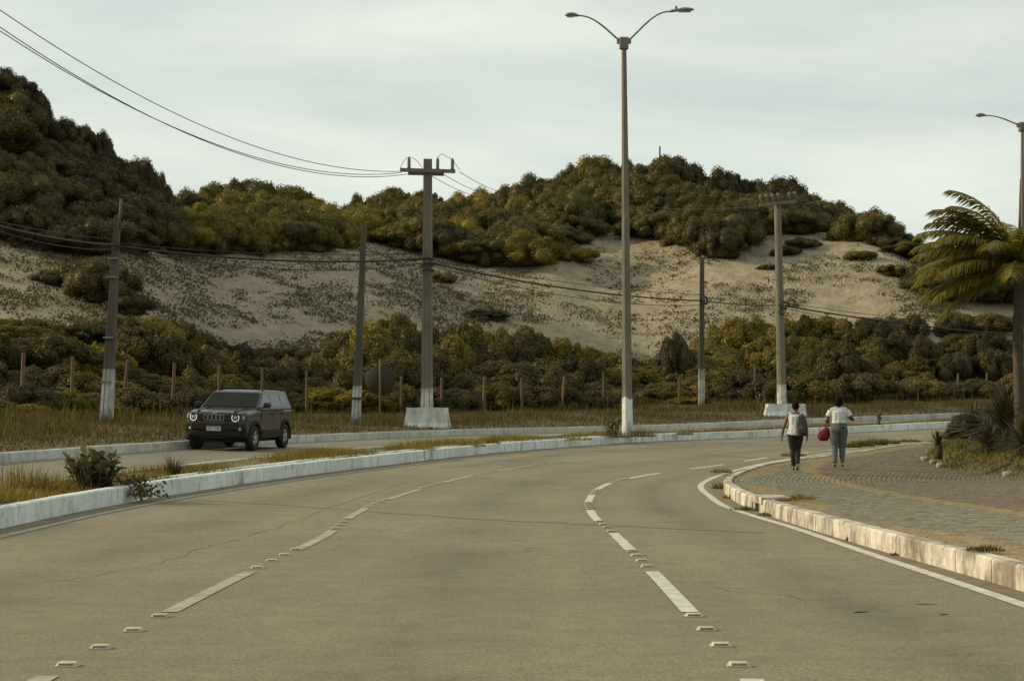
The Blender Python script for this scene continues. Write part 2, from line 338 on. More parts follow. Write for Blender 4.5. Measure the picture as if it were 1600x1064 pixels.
M['limewash_lamp']=mat('limewash_lamp',(.60,.60,.56),(.24,.21,.165),3.0,.85,.25,.01,detail=10,lo=.46,hi=.66,stretch=(1,1,.4))
M['limewash_worn']=mat('limewash_worn',(.50,.50,.46),(.19,.17,.135),3.0,.85,.25,.01,detail=10,lo=.40,hi=.60,stretch=(1,1,.45))
M['limewash']=mat('limewash',(.58,.59,.56),(.30,.28,.23),3.0,.85,.25,.01,detail=9,lo=.42,hi=.72,stretch=(1,1,.4))
M['galv']=mat('galvanised',(.22,.215,.19),(.16,.155,.135),9,.5,metal=.4)
M['lamp_lens']=mat('lamp_lens',(.42,.42,.38),(.36,.36,.32),9,.3)
M['cable']=mat('cable',(.03,.027,.02),(.02,.018,.014),9,.6)
M['porcelain']=mat('porcelain',(.12,.14,.13),(.08,.09,.085),9,.35)
M['post_wood']=mat('post_wood',(.13,.085,.046),(.085,.055,.030),9,.85,.5,.01,objr=.2,stretch=(1,1,.15))
M['sign_back']=mat('sign_back',(.042,.035,.017),(.032,.027,.013),4,.6)
M['bark']=mat('bark',(.085,.066,.042),(.05,.038,.024),7,.9,.6,.02)
M['leaf_hill']=foliage('leaf_hill',(.080,.069,.021),(.135,.114,.033))
M['leaf_dark']=foliage('leaf_dark',(.062,.052,.018),(.100,.084,.026))
M['leaf_gold']=foliage('leaf_gold',(.125,.104,.022),(.235,.188,.037))
M['leaf_bush']=foliage('leaf_bush',(.080,.065,.020),(.150,.119,.034))
M['leaf_glossy']=foliage('leaf_glossy',(.075,.075,.034),(.19,.175,.092),.12,.1,.2,.35)
M['grass_dry']=foliage('grass_dry',(.044,.036,.013),(.125,.096,.036),.3,.0,.35,.8)
M['grass_gold']=foliage('grass_gold',(.10,.085,.022),(.25,.195,.058),.3,.0,.4,.8)
M['grass_lawn']=foliage('grass_lawn',(.060,.062,.014),(.145,.135,.035),.25,.0,.4,.8)
M['tuft']=foliage('tuft',(.045,.037,.018),(.115,.090,.042),.1,.0,.4,.9)
M['agave']=foliage('agave',(.036,.033,.013),(.085,.074,.028),.1,.15,.2,.45)
M['lily']=foliage('lily',(.17,.14,.035),(.40,.33,.11),.25,.1,.2,.5)
M['palm']=foliage('palm',(.088,.082,.019),(.245,.205,.044),.3,.15,.2,.4)
M['weed']=foliage('weed',(.05,.038,.016),(.13,.095,.04),.15,.1,.3,.8)
def sandmat():
    m,nt,p=newmat('dune_sand'); a=noi(nt,.12,6,.6); b=noi(nt,1.4,8,.7,'Object',(1,.6,1)); f=noi(nt,9,5,.7)
    c=ramp(nt,a,.3,.7,(.305,.265,.195,1),(.39,.335,.243,1)); c=mixc(nt,1.0,c,ramp(nt,b,.30,.66,(.66,.60,.50,1),(1.06,1.06,1.05,1)),'MULTIPLY')
    nt.links.new(c,p.inputs['Base Color']); p.inputs['Roughness'].default_value=.95; p.inputs['Specular IOR Level'].default_value=.1; bump(nt,p,b,.9,.45); return m
M['sand']=sandmat()

# ================================================================== STRUCTURE
def strip(name, t0, t1, nt_, qfun, nq, zfun, m, parent=None):
    ts=np.linspace(t0,t1,nt_); P=np.empty((nt_,nq,3)); UV=np.empty((nt_,nq,2))
    for i,t in enumerate(ts):
        a,b=qfun(t); qs=np.linspace(a,b,nq); x,y=xy(t,qs); P[i,:,0]=x; P[i,:,1]=y; P[i,:,2]=zfun(t,qs); l_,r_,e_=float(qL(t)),float(qR(t)),float(qE(t)); UV[i,:,0]=np.interp(qs,[-.6,.4,l_,r_,e_,e_+1.5],[-2.0,-1.0,0,1,2,3]); UV[i,:,1]=t
    me=grid_mesh(name,P); uv=me.uv_layers.new(name='UVMap'); li=np.empty(len(me.loops),np.int32); me.loops.foreach_get('vertex_index',li)
    uv.data.foreach_set('uv',UV.reshape(-1,2)[li].astype(np.float32).ravel())
    if me.polygons[0].normal.z<0: me.flip_normals()
    return link(name,me,parent,m)
road=structure(strip('road',-40,125,240,lambda t:(-.35,float(qK(t))+.10),26,lambda t,q:hz(t,q),M['asphalt']))
road_far=structure(strip('opposite_road',-40,135,240,lambda t:(QF-.2,QM+.2),12,lambda t,q:hz(t,q),M['asphalt_far']))
median=structure(strip('median_ground',-40,128,240,lambda t:(QM+.12,-.12),6,lambda t,q:hz(t,q)+.20+.03*np.sin(q*3+t),M['soil']))
verge=structure(strip('verge_ground',-40,140,240,lambda t:(QF-26,QF-.12),22,lambda t,q:vz(t,q),M['verge_soil']))
# dune
X=((XG[:,None]-CX)/F)*RY
dune=structure(link('dune_terrain',grid_mesh('dune_terrain',np.stack([X,RY,RZ],-1)),None,M['sand']))
if dune.data.polygons[400].normal.z<0: dune.data.flip_normals()
# ground sheet out to the horizon
g=np.array([-3000,-1200,-500,-200,-120,-80,-50,-30,-15,0,15,25,35,50,80,120,200,500,1200,3000.]); gy=np.array([-1500,-300,-100,-50,-20,0,20,40,60,80,100,140,200,300,600,1500,4000.])
GX,GY=np.meshgrid(g,gy,indexing='ij'); ins=(np.abs(GX)<130)&(GY>-60)&(GY<150)
gz=np.full(GX.shape,-.8); 
land=structure(link('ground',grid_mesh('ground',np.stack([GX,GY,gz],-1)),None,M['soil']))
if land.data.polygons[0].normal.z<0: land.data.flip_normals()

# pavement on the right: base sheet, kerb stones, pavers
def pv_z(t,q): return hz(t,q)+.175
pave=structure(strip('pavement',-20,78,170,lambda t:(float(qK(t))+.13,(26.0 if t<52 else 26-(t-52)*.32)),24,lambda t,q:pv_z(t,q)-.012,mat('paver_bed',(.10,.083,.055),(.15,.125,.085),3,.95)))

def stone(name, t0, t1, qa, qb, z0, z1, m, parent, jag=0.0, ch=.02, face=1):
    """one kerb stone between t0 and t1; qa = face towards the carriageway, chamfered there"""
    rings=[]
    for k in range(3):
        t=t0+(t1-t0)*k/2; fa=qa(t) if callable(qa) else qa; d=(qb if not callable(qb) else qb(t))
        x0,y0=xy(t,fa); x1,y1=xy(t,fa+d); sg=1 if d>0 else -1; xc,yc=xy(t,fa+sg*ch); b=float(hz(t,fa)); j=[rnd.uniform(-jag,jag) for _ in range(2)]
        rings.append([(x0,y0,b+z0),(x0,y0,b+z1-ch+j[0]),(xc,yc,b+z1+j[0]),(x1,y1,b+z1+j[1]),(x1,y1,b+z0)])
    mb=MB(); mb.loft(rings); return mb.build(name,m,parent)
def kerb(name, t0, t1, step, qa, qb, z0, z1, m, jag=.004, gap=.012, skip=()):
    e=structure(empty(name,tuple(p3(t0,qa(t0) if callable(qa) else qa)))); e.location=(0,0,0); t=t0; k=0
    while t<t1:
        L=step*rnd.uniform(.9,1.1); 
        if not any(a<t+L/2<b for a,b in skip):
            off=rnd.uniform(-jag,jag)*2
            stone('kerb_stone',t,t+L-gap,(lambda u,o=off:(qa(u) if callable(qa) else qa)+o),qb,z0,z1+rnd.uniform(-jag,jag),m,e,jag*.7)
        t+=L; k+=1
    return e
kerb('median_kerb',-4,105,1.05,0.0,-.16,-.10,.25,M['kerb_white'],.003,.004)
kerb('median_inner_kerb',29.2,66,1.3,-.34,-.10,-.05,.255,M['kerb_white'],.004,.010)
kerb('median_rear_kerb',16,110,1.2,QM,.14,-.10,.24,M['kerb_far'],.004)
kerb('far_kerb',14,118,1.2,QF,-.16,-.10,.21,M['kerb_far'],.006)
tD=hit_tq(1190,799,0)[0]
kerb('pavement_kerb',4,70,.98,lambda t:float(qK(t)),.15,-.10,.192,M['kerb_worn'],.002,.006,skip=((tD-.55,tD+.35),))
mb=MB()                                                     # drain inlet: raised lintel over a dark mouth
for (ta,tb,za,zb) in ((tD-.75,tD-.45,-.1,.20),(tD+.3,tD+.6,-.1,.20),(tD-.75,tD+.6,.125,.225)):
    rings=[]
    for k in range(3):
        t=ta+(tb-ta)*k/2; q0=float(qK(t))+(.0 if za<0 else -.02); b=float(hz(t,q0)); a0=xy(t,q0); a1=xy(t,q0+.42)
        rings.append([(*a0,b+za),(*a0,b+zb),(*a1,b+zb),(*a1,b+za)])
    mb.loft(rings)
reg(mb.build('drain_inlet',M['kerb_worn']),'stained concrete drain inlet set into the right pavement kerb','drain')

# pavers (long side along the kerb), tactile yellow ones in two bands
M['paver_grey']=mat('paver_grey',(.19,.172,.124),(.135,.122,.09),5,.9,.3,.006,isl=.25,objr=.18)
M['paver_brown']=mat('paver_brown',(.175,.135,.095),(.125,.096,.068),5,.9,.3,.006,isl=.25,objr=.18)
M['paver_yellow']=mat('paver_yellow',(.255,.185,.092),(.185,.14,.075),6,.9,.3,.006,isl=.2,objr=.15)
PL,PW=.205,.102
cands=[]
for r in range(0,108):
    for kk in range(-4,290):
        t=9+kk*PL+(.5*PL if r%2 else 0)
        if t>70: continue
        q0=float(qK(t))+.16+r*PW
        if q0>(24 if t<52 else 24-(t-52)*.32): continue
        x,y=xy(t+PL/2,q0+PW/2); z=float(pv_z(t,q0))
        if y<8: continue
        px=CX+F*x/y; py=HY-F*(z-H)/y
        if px>1700 or px<1080 or py>1000: continue
        size=(F/y)**2*PL*PW*(H-z)/y
        dq=q0-float(qY(t)); n_=mnoise.noise((x*.55,y*.22,1.7))
        if -.30<dq<.08: kind='paver_yellow'
        elif r in (1,2,3,4,5) and n_>-.18+.10*(r-2): kind='paver_yellow'
        elif dq>0: kind='paver_brown'
        else: kind='paver_grey'
        cands.append((size,t,q0,kind))
cands.sort(key=lambda c:-c[0])
def paver_geo(t,q0,g=.0055):
    r_=[]; dz=rnd.uniform(-.002,.003)+.006*mnoise.noise((t*.8,q0*.9,4)); c=[]
    for (a,b) in ((t+g,q0+g),(t+PL-g,q0+g),(t+PL-g,q0+PW-g),(t+g,q0+PW-g)):
        x,y=xy(a,b); z=float(pv_z(a,b))+dz+rnd.uniform(-.0015,.0015); c.append((x,y,z))
    m_=np.mean(np.array(c),0); top=[tuple(m_+(np.array(v)-m_)*.93) for v in c]
    mid=[(v[0],v[1],v[2]-.004) for v in c]; bot=[(v[0],v[1],v[2]-.03) for v in c]
    return bot,mid,top
rest={k:MB() for k in ('paver_grey','paver_brown','paver_yellow')}
for n_,(s_,t,q0,kind) in enumerate(cands):
    b_,m_,t_=paver_geo(t,q0)
    if n_<300:
        mb=MB(); mb.loft([b_,m_,t_]); mb.build('paver',M[kind],pave)
    else:
        mb=rest[kind]; mb.add(b_+m_+t_,[(0,1,5,4),(1,2,6,5),(2,3,7,6),(3,0,4,7),(4,5,9,8),(5,6,10,9),(6,7,11,10),(7,4,8,11),(8,9,10,11)])
for k,mb in rest.items(): stuff(mb.build('paver_field',M[k],pave,fix=False))

# painted markings: children of the road, laid 5 mm above it
def ribbon(name, t0, t1, qf, w, m, parent, dz=.005, n=None):
    n=n or max(2,int((t1-t0)/.5)+1); ts=np.linspace(t0,t1,n); P=np.empty((n,2,3))
    for i,t in enumerate(ts):
        for j,s in enumerate((-.5,.5)):
            q=(float(qf(t)) if callable(qf) else qf)+s*w; x,y=xy(t,q); P[i,j]=(x,y,float(hz(t,q))+dz)
    me=grid_mesh(name,P)
    if me.polygons[0].normal.z<0: me.flip_normals()
    return link(name,me,parent,m)
for t in np.arange(6,100,4.0): ribbon('edge_line',t,t+4.0,lambda u:.42,.11,M['line_worn'],road)
for t in np.arange(4,68,4.0): ribbon('edge_line',t,t+4.0,lambda u:min(float(qE(u)),float(qK(u))-.12),.12,M['line'],road)
for t in np.arange(14,100,4.0): ribbon('edge_line',t,t+4.0,lambda u:QF+.35,.10,M['line_worn'],road_far)
M['grit']=mat('gutter_grit',(.13,.098,.058),(.20,.16,.105),5,.95,.4,.01,detail=8)
for t in np.arange(6,100,4.0): ribbon('gutter_grit',t,t+4.0,lambda u:.155+.03*math.sin(u*1.7),.25+.0*t,M['grit'],road,.003)
for t in np.arange(6,60,4.0): ribbon('gutter_grit',t,t+4.0,lambda u:float(qK(u))-.11,.20,M['grit'],road,.003)
# dashes measured in the picture, then carried on at the same spacing
dR=[(1166,1070,1075,958,0)]
def tt_(x,y): return hit_tq(x,y)[0]
R_d=[(tt_(1080,957),tt_(1021,893)),(tt_(985,860),tt_(960,833)),(tt_(940,814),tt_(928,797)),(tt_(922,785),tt_(924,773)),(tt_(930,765),tt_(952,755))]
L_d=[(tt_(276,957),tt_(386,894)),(tt_(455,860),tt_(520,829)),(tt_(550,810),tt_(585,794))]
per=3.35+2.55
Rd=[(8.0,9.45-.35)]+R_d; Ld=[(6.6,9.2)]+L_d
while Rd[-1][1]<68: b=Rd[-1][1]; Rd.append((b+2.6,b+2.6+3.3))
while Ld[-1][1]<92: b=Ld[-1][1]; Ld.append((b+2.6,b+2.6+3.3))
for a,b in Rd: ribbon('lane_dash',a,b,qR,.118,M['line'],road)
for a,b in Ld: ribbon('lane_dash',a,b,qL,.115,M['line_worn'] if a>6 else M['line'],road)
# sealed crack across the lanes and narrow cracks
M['tar']=mat('tar',(.125,.109,.075),(.15,.13,.09),6,.8)
def crack(pts, w):
    P=[]; pts=[hit(*p) for p in pts]; V=[Vector(p) for p in pts]; out=[]
    for a,b in zip(V[:-1],V[1:]):
        for k in range(8): out.append(a.lerp(b,k/8))
    out.append(V[-1]); mesh=[]
    for i,p in enumerate(out):
        d=(out[min(i+1,len(out)-1)]-out[max(i-1,0)]); n_=Vector((d.y,-d.x,0)).normalized(); ww=w*rnd.uniform(.5,1.3)
        p=p+n_*rnd.uniform(-.05,.05)
        for s in (-.5,.5):
            v=p+n_*s*ww; z=float(hz(*tq(v.x,v.y))[0]); mesh.append((v.x,v.y,z+.0035))
    me=grid_mesh('crack_seal',np.array(mesh).reshape(-1,2,3))
    if me.polygons[0].normal.z<0: me.flip_normals()
    return link('crack_seal',me,road,M['tar'])
crack([(300,781),(440,789),(584,800),(800,814),(940,820),(1190,833)],.10)
crack([(0,915),(120,905),(250,880),(330,852),(430,825),(520,790),(640,752)],.011)
crack([(1090,708),(1180,716),(1260,719)],.18)

# ================================================================== ROAD STUDS
M['stud']=mat('stud_body',(.50,.45,.36),(.34,.30,.23),20,.55,objr=.12)
M['stud_lens']=mat('stud_lens',(.17,.145,.11),(.10,.085,.065),30,.35,objr=.3)
def stud():
    e=empty('road_stud'); mb=MB()
    mb.box((0,0,.0035),(.118,.105,.007)); 
    a,b=.050,.044; rings=[]
    for (z,k,f) in ((.006,1,1),(.013,1,.95),(.020,.93,.80),(.0225,.84,.66)):
        rings.append([(-a*k+.008,-b*f,z),(a*k-.008,-b*f,z),(a*k,-b*f+.008,z),(a*k,b*f-.008,z),(a*k-.008,b*f,z),(-a*k+.008,b*f,z),(-a*k,b*f-.008,z),(-a*k,-b*f+.008,z)])
    mb.loft(rings); mb.build('body',M['stud'],e)
    mb=MB(); mb.loft([[(-.038,-.0455,.009),(.038,-.0455,.009),(.038,-.040,.0175),(-.038,-.040,.0175)],[(-.038,-.035,.009),(.038,-.035,.009),(.038,-.032,.0175),(-.038,-.032,.0175)]]); mb.build('reflector',M['stud_lens'],e)
    return e
stud0=stud(); used=[False]
ORD=['first','second','third','fourth','fifth','sixth','seventh','eighth','ninth','tenth','eleventh','twelfth','thirteenth','fourteenth','fifteenth','sixteenth','seventeenth','eighteenth','nineteenth','twentieth','twenty-first','twenty-second','twenty-third','twenty-fourth','twenty-fifth','twenty-sixth','twenty-seventh','twenty-eighth','twenty-ninth','thirtieth']
def studs(dashes, qf, px, side, tmax):
    n=0; groups=list(px)
    pos=[tt_(*p) for p in px]
    for (a,b),(c,d) in zip(dashes[:-1],dashes[1:]):
        if b>tmax: break
        if any(b-.3<p<c+.3 for p in pos): continue
        pos += [b+(c-b)*f for f in (.1,.37,.63,.9)]
    for t in sorted(pos):
        o=stud0 if not used[0] else copy_tree(stud0); used[0]=True
        q=float(qf(t)); p=p3(t,q); o.location=tuple(p+np.array([0,0,.001])); i=int(np.searchsorted(TT,t)); o.rotation_euler=(0,0,math.atan2(-tan[i,0],tan[i,1])+rnd.uniform(-.05,.05))
        o['label']=f'small white road stud, {ORD[min(n,29)]} from the near end of the {side} row'; o['category']='road stud'; o['group']=f'road studs along the {side} lane line'; n+=1
studs(Rd,qR,[(1151,1041),(1125,1011),(1103,985),(1083,963),(1016,886),(1005,877),(997,869),(989,862)],'right',38)
studs(Ld,qL,[(106,1041),(161,1013),(211,987),(253,965),(400,888),(420,877),(437,868),(453,860)],'left',48)

# ================================================================== LAMP POSTS
def oct_ring(r,z,n=8,ox=0,oy=0): return [(ox+r*math.cos(2*math.pi*(k+.5)/n),oy+r*math.sin(2*math.pi*(k+.5)/n),z) for k in range(n)]
def lamp_post(base, height, lean, label, r0=.19, r1=.085, arms=(-1,1), yaw=0.0, paint=1.25, flat=False):
    e=empty('lamp_post',base,yaw); reg(e,label,'lamp post')
    sh=MB(); sh.loft([[(x+lean*z/height,y,z) for x,y,z in oct_ring(r0+(r1-r0)*z/height,z)] for z in np.linspace(-.3,height,9)]); sh.build('shaft',M['concrete'],e)
    pb=MB(); pb.loft([[(x+lean*z/height,y,z+(rnd.uniform(-.06,.06) if z>.5 else 0)) for x,y,z in oct_ring(r0+(r1-r0)*z/height+.006,z)] for z in np.linspace(-.25,paint,5)],cap=False); pb.build('painted_base',M['limewash_lamp'],e)
    c=MB(); c.box((lean,0,height-.05),(.30,.26,.40),bevel=.03); c.build('collar',M['concrete'],e)
    for s in arms:
        ar=MB(); Lx,Lz=((1.42,.86) if not flat else (1.45,.42)); pts=[]
        for k in range(15):
            u=k/14; x=.10+u*Lx; z=height+.02+Lz*math.sin(min(1,u*1.02)*math.pi/2)**1.15 if s<0 else height+.02+(1.0 if not flat else .42)*math.sin(min(1,u*1.0)*math.pi/2)**1.2
            pts.append((lean+s*x,0,z))
        ar.tube(pts,[.032]*8+[.026]*7,8); o=ar.build('arm',M['galv'],e)
        br=MB(); br.box((lean+s*.17,0,height+.03),(.14,.10,.18)); br.build('bracket',M['galv'],o)
        end=Vector(pts[-1]); d=(Vector(pts[-1])-Vector(pts[-2])).normalized(); hl=.46 if s<0 else .84
        prof=[(0,.030,.030),(.08,.055,.045),(.3,.095,.07),(.6,.13,.075),(.85,.105,.055),(1.0,.03,.02)] if s<0 else [(0,.035,.035),(.1,.055,.05),(.35,.075,.055),(.42,.07,.05),(.55,.115,.075),(.8,.125,.065),(.95,.07,.035),(1.0,.02,.012)]
        hd=MB(); hd.tube([end+d*(u*hl)+Vector((0,0,.03*math.sin(u*3.14))) for u,_,_ in prof],[(w,h) for _,w,h in prof],12,up=(0,0,1)); ho=hd.build('lamp_head',M['galv'],e)
        ln=MB(); ln.box(tuple(end+d*(.62*hl)+Vector((0,0,-.045))),(hl*.5,.15,.03),bevel=.01); ln.build('lens',M['lamp_lens'],ho)
        if s>0: pc=MB(); pc.lathe([(.03,0),(.035,.05),(.03,.10),(.012,.12)],10,Matrix.Translation(end+d*(.28*hl)+Vector((0,0,.05)))); pc.build('photocell',M['cable'],ho)
    return e
tl,ql=70.0,-.9
B=PX(980.5,677,62.3); zb=float(hz(*tq(B.x,B.y))[0])+.20
lamp_post((B.x,B.y,zb),PX(975,66,62.3).z-zb,-.12,'tall grey concrete lamp post with two curved arms on the median')
B2_=PX(1597.5,660,79.5); lamp_post((B2_.x,B2_.y,1.5),PX(1597,197,79.5).z-1.5,.0,'lamp post behind the palm at the right edge of the picture',.15,.065,(-1,1),flat=True)

# ================================================================== UTILITY POLES AND CABLES
def ibeam_ring(w,d,z,ox=0,oy=0,g=.24):
    a,b=w/2,d/2; n=a*g; k=b*.45
    return [(ox+x,oy+y,z) for x,y in ((-a,-b),(-n*2.2,-b),(-n*1.8,-b+k*.6),(n*1.8,-b+k*.6),(n*2.2,-b),(a,-b),(a,b),(n*2.2,b),(n*1.8,b-k*.6),(-n*1.8,b-k*.6),(-n*2.2,b),(-a,b))]
def insulator(mb,p,h=.42,r=.075):
    prof=[(.025,0)]
    for k in range(5): prof += [(r,h*(k+.3)/5.6),(r*.6,h*(k+.75)/5.6)]
    prof += [(.02,h)]; mb.lathe(prof,10,Matrix.Translation(Vector(p)))
def pole(base, top, w0, w1, label, m, paint=1.0, round_=False, name='utility_pole', d_ratio=.8, paint_m=None):
    base=Vector(base); top=Vector(top); e=empty(name,base); reg(e,label,'utility pole','utility poles along the far verge'); v=top-base; sh=MB(); rings=[]; pr=[]
    def ring(f,grow=0):
        w=w0+(w1-w0)*f+grow; o=v*f
        return [(x+o.x,y+o.y,o.z) for x,y,_ in (oct_ring(w/2,0,12) if round_ else ibeam_ring(w,w*d_ratio,0))]
    sh.loft([ring(f) for f in (-.04,.0,.1,.3,.5,.75,1.0)]); sh.build('shaft',m,e)
    if paint:
        pb=MB(); pf=paint/v.length; pb.loft([ring(f,.008) for f in (-.03,pf*.5,pf)],cap=False); pb.build('painted_base',paint_m or M['limewash_worn'],e)
    return e
def gz_(x,y): return float(ground(x,y)[0])
# main pole with cross-arm
P3b=PX(667,655,66.9); zb=gz_(P3b.x,P3b.y); P3=Vector((P3b.x,P3b.y,zb)); P3t=PX(668.5,249,66.9)
e=pole(P3,P3t,.43,.30,'grey concrete utility pole with crossarm standing in a white barrier base',M['concrete'],paint=1.35)
hT=P3t.z-zb; ca=MB(); ca.box((0,-.20,hT-.44),(2.0,.11,.13)); 
arm=ca.build('crossarm',M['concrete'],e); arm.rotation_euler=(0,0,.20)
ca=MB(); ca.box((0,.20,hT-.50),(1.3,.09,.12)); a2=ca.build('crossarm',M['concrete'],e); a2.rotation_euler=(0,0,.20)
for x in (-.68,.36,.90):
    mb=MB(); insulator(mb,(x,-.20,hT-.38),.42,.075); mb.build('insulator',M['porcelain'],arm)
for (xa,xb,h1,h2) in ((-1.0,-.68,.0,.40),(-.68,-.2,.40,.02),(.36,.66,.42,.46),(.66,1.15,.46,-.02)):
    mb=MB(); pts=[]
    for k in range(9):
        u=k/8; pts.append((xa+(xb-xa)*u,-.24,hT-.38+h1+(h2-h1)*u+.10*math.sin(math.pi*u)))
    mb.tube(pts,.010,5); mb.build('jumper_wire',M['cable'],arm)
mb=MB()
for k in range(3): mb.tube([(.27*math.cos(a),.25*math.sin(a),(H+(HY-405-k*9)/F*66.9)-zb+.03*math.sin(3*a)) for a in np.linspace(0,6.28,17)],.03,6)
mb.build('cable_clamp',M['cable'],e)
# right pole
P5b=PX(1222,640,80.9); zb5=gz_(P5b.x,P5b.y); P5=Vector((P5b.x,P5b.y,zb5)); P5t=PX(1215,318,80.9)
e=pole(P5,P5t,.42,.30,'round grey utility pole with six insulators behind the walkers',M['concrete'],paint=1.3,round_=True)
d5=P5t-P5; hT=d5.z; ca=MB(); ca.box((0,0,0),(1.66,.13,.14)); arm=ca.build('crossarm',M['concrete'],e); arm.rotation_euler=(0,-.10,0); arm.location=(d5.x,-.24,hT-.02)
for x in (-.74,-.50,-.24,.02,.52,.76):
    mb=MB(); mb.lathe([(.03,0),(.055,.05),(.06,.18),(.085,.22),(.085,.30),(.04,.36)],10,Matrix.Translation((x,0,.08))); mb.build('insulator',M['concrete'],arm)
for k,(dx,dz) in enumerate(((.05,0),(-.05,-.25),(.22,-.02))):
    mb=MB(); c=PX(1222+(7 if k==2 else 0),478+(8*k if k<2 else -4),80.9)-P5; mb.tube([(c.x+.13*math.cos(a)+dx*.7,c.y-.33,c.z+.17*math.sin(a)) for a in np.linspace(0,6.28,19)],.028,6); mb.build('cable_coil',M['cable'],e)
# older short poles
P1b=PX(166,656,55); P1=Vector((P1b.x,P1b.y,gz_(P1b.x,P1b.y))); P1t=PX(184,336,55)
e=pole(P1,P1t,.36,.17,'dark leaning utility pole with flaking white base left of the car',M['concrete_dark'],paint=1.6)
mb=MB(); v=P1t-P1; mb.tube([tuple(v*.93+Vector((.09,-.08,0))),tuple(v*1.075+Vector((.10,-.08,0)))],.05,6); mb.build('extension_post',M['concrete_dark'],e)
for f in (.2,.41,.7,.79):
    mb=MB(); mb.box(tuple(v*f+Vector((-.05,-.20+.1*f,0))),(.30,.06,.05)); mb.build('clamp_band',M['galv'],e)
P2b=PX(556,643,65); P2=Vector((P2b.x,P2b.y,gz_(P2b.x,P2b.y))); P2t=PX(569,350,65)
e=pole(P2,P2t,.32,.17,'plain slanting utility pole between the car and the crossarm pole',M['concrete_dark'],paint=1.35)
mb=MB(); v=P2t-P2; mb.box(tuple(v*.13+Vector((0,-.14,0))),(.34,.08,.06)); mb.build('clamp_band',M['cable'],e)
P4b=PX(1096,636,86); P4=Vector((P4b.x,P4b.y,gz_(P4b.x,P4b.y))); P4t=PX(1097,402,86)
e=pole(P4,P4t,.28,.20,'slim grey utility pole beside the tall lamp post, white at the foot',M['concrete_dark'],paint=1.7)
mb=MB(); c=PX(1102,470,86)-P4; mb.tube([(c.x+.08*math.cos(a),c.y-.2,c.z+.17*math.sin(a)) for a in np.linspace(0,6.28,17)],.045,6); mb.build('cable_coil',M['cable'],e)
def cable(a,b,sag,r,label,n=26,grp='cables strung between the poles'):
    a=Vector(a); b=Vector(b); mb=MB(); pts=[]
    for k in range(n):
        u=k/(n-1); p=a.lerp(b,u); p.z-=sag*4*u*(1-u); pts.append(p)
    mb.tube(pts,r,5); o=mb.build('power_cable',M['cable'],None,False); return reg(o,label,'cable',grp)
off=Vector((-15,34,0))
for k,(xa,ya,zt,sg,lab) in enumerate((( 630,268,13.75,2.09,'thin upper power line running from the crossarm to the top left corner'),(628,270,12.77,2.1,'middle power line of three running from the crossarm towards upper left'),(640,272,12.57,2.16,'lowest of three power lines from the crossarm towards upper left'))):
    a=PX(xa,ya,66.7); cable(a,off+Vector((-.5+.5*k,0,zt)),sg,.012,lab,40)
for k,(x,y,x2,y2) in enumerate(((718,269,830,300),(690,271,810,305),(672,274,790,305))):
    a=PX(x,y,67.1); b=PX(x2,y2,150); cable(a,b,.5,.013,('upper','middle','lower')[k]+' power line sloping right from the crossarm pole to the ridge')
LOW=[((-60,337,44),(180,383,54.8)),((180,384,54.8),(664,404,66.6)),((669,410,66.6),(1096,470,85.8)),((1100,470,85.8),(1218,477,80.7)),((1226,478,80.7),(1680,528,92))]
nm=['left edge and the leaning pole','leaning pole and the crossarm pole','crossarm pole and the slim pole','slim pole and the round pole','round pole and the right edge']
for k,((x,y,d),(x2,y2,d2)) in enumerate(LOW):
    L=(PX(x,y,d)-PX(x2,y2,d2)).length
    for j,(dy,r,s,w) in enumerate(((0,.034,.012,'thick low cable bundle'),(7,.014,.020,'thin sagging wire'),(-9,.012,.009,'thin upper wire'))):
        if k==3 and j==1: continue
        cable(PX(x,y+dy*.5,d),PX(x2,y2+dy,d2),L*s*(1.5 if k==1 else 1),r,f'{w} between the {nm[k]}')
cable(PX(569,385,64.8),PX(664,404,66.6),.25,.014,'short wire from the slanting pole to the crossarm pole')
for k,(y,y2) in enumerate(((349,376),(360,380))): cable(PX(1360,y,150),PX(1490,y2+2,190),.6,.022,('upper','lower')[k]+' distant power line behind the right end of the dune')
cable(PX(1215,320,80.6),PX(980,319,150),.3,.012,'thin wire from the round pole towards the dune ridge')

# white concrete barriers at the pole feet
def barrier(cx0, cx1, ytop, ybot, Y, label, slant):
    a=PX(cx0,ybot,Y); b=PX(cx1,ybot,Y); L=b.x-a.x; z=min(gz_(a.x,Y),gz_(b.x,Y))-.05; ht=PX(cx0,ytop,Y).z-z
    e=empty('concrete_barrier',((a.x+b.x)/2,Y,z)); reg(e,label,'barrier','concrete barriers round the pole feet')
    for s in (-1,1):
        mb=MB(); prof=[(.30,0),(.30,.08),(.18,.24),(.12,ht),(.0,ht),(.0,0)]; rings=[]
        for x in (-L/2,-L/2+.02,L/2-.02,L/2): rings.append([(x,s*(.36+p*.8),zz) for p,zz in prof])
        mb.loft(rings); mb.build('face_panel',M['limewash'],e)
    for s in (-1,1):
        mb=MB(); mb.loft([[(s*(L/2-.14),-.36,0),(s*(L/2+.12),-.36,0),(s*(L/2-.02),-.36,ht-.004),(s*(L/2-.14),-.36,ht-.004)],[(s*(L/2-.14),.36,0),(s*(L/2+.12),.36,0),(s*(L/2-.02),.36,ht-.004),(s*(L/2-.14),.36,ht-.004)]]); mb.build('end_panel',M['limewash'],e)
barrier(636,700,637,668,66.0,'white concrete barrier round the foot of the crossarm pole',1)
barrier(1198,1256,631,657,80.0,'white concrete barrier behind the walker in the sleeveless shirt',1)

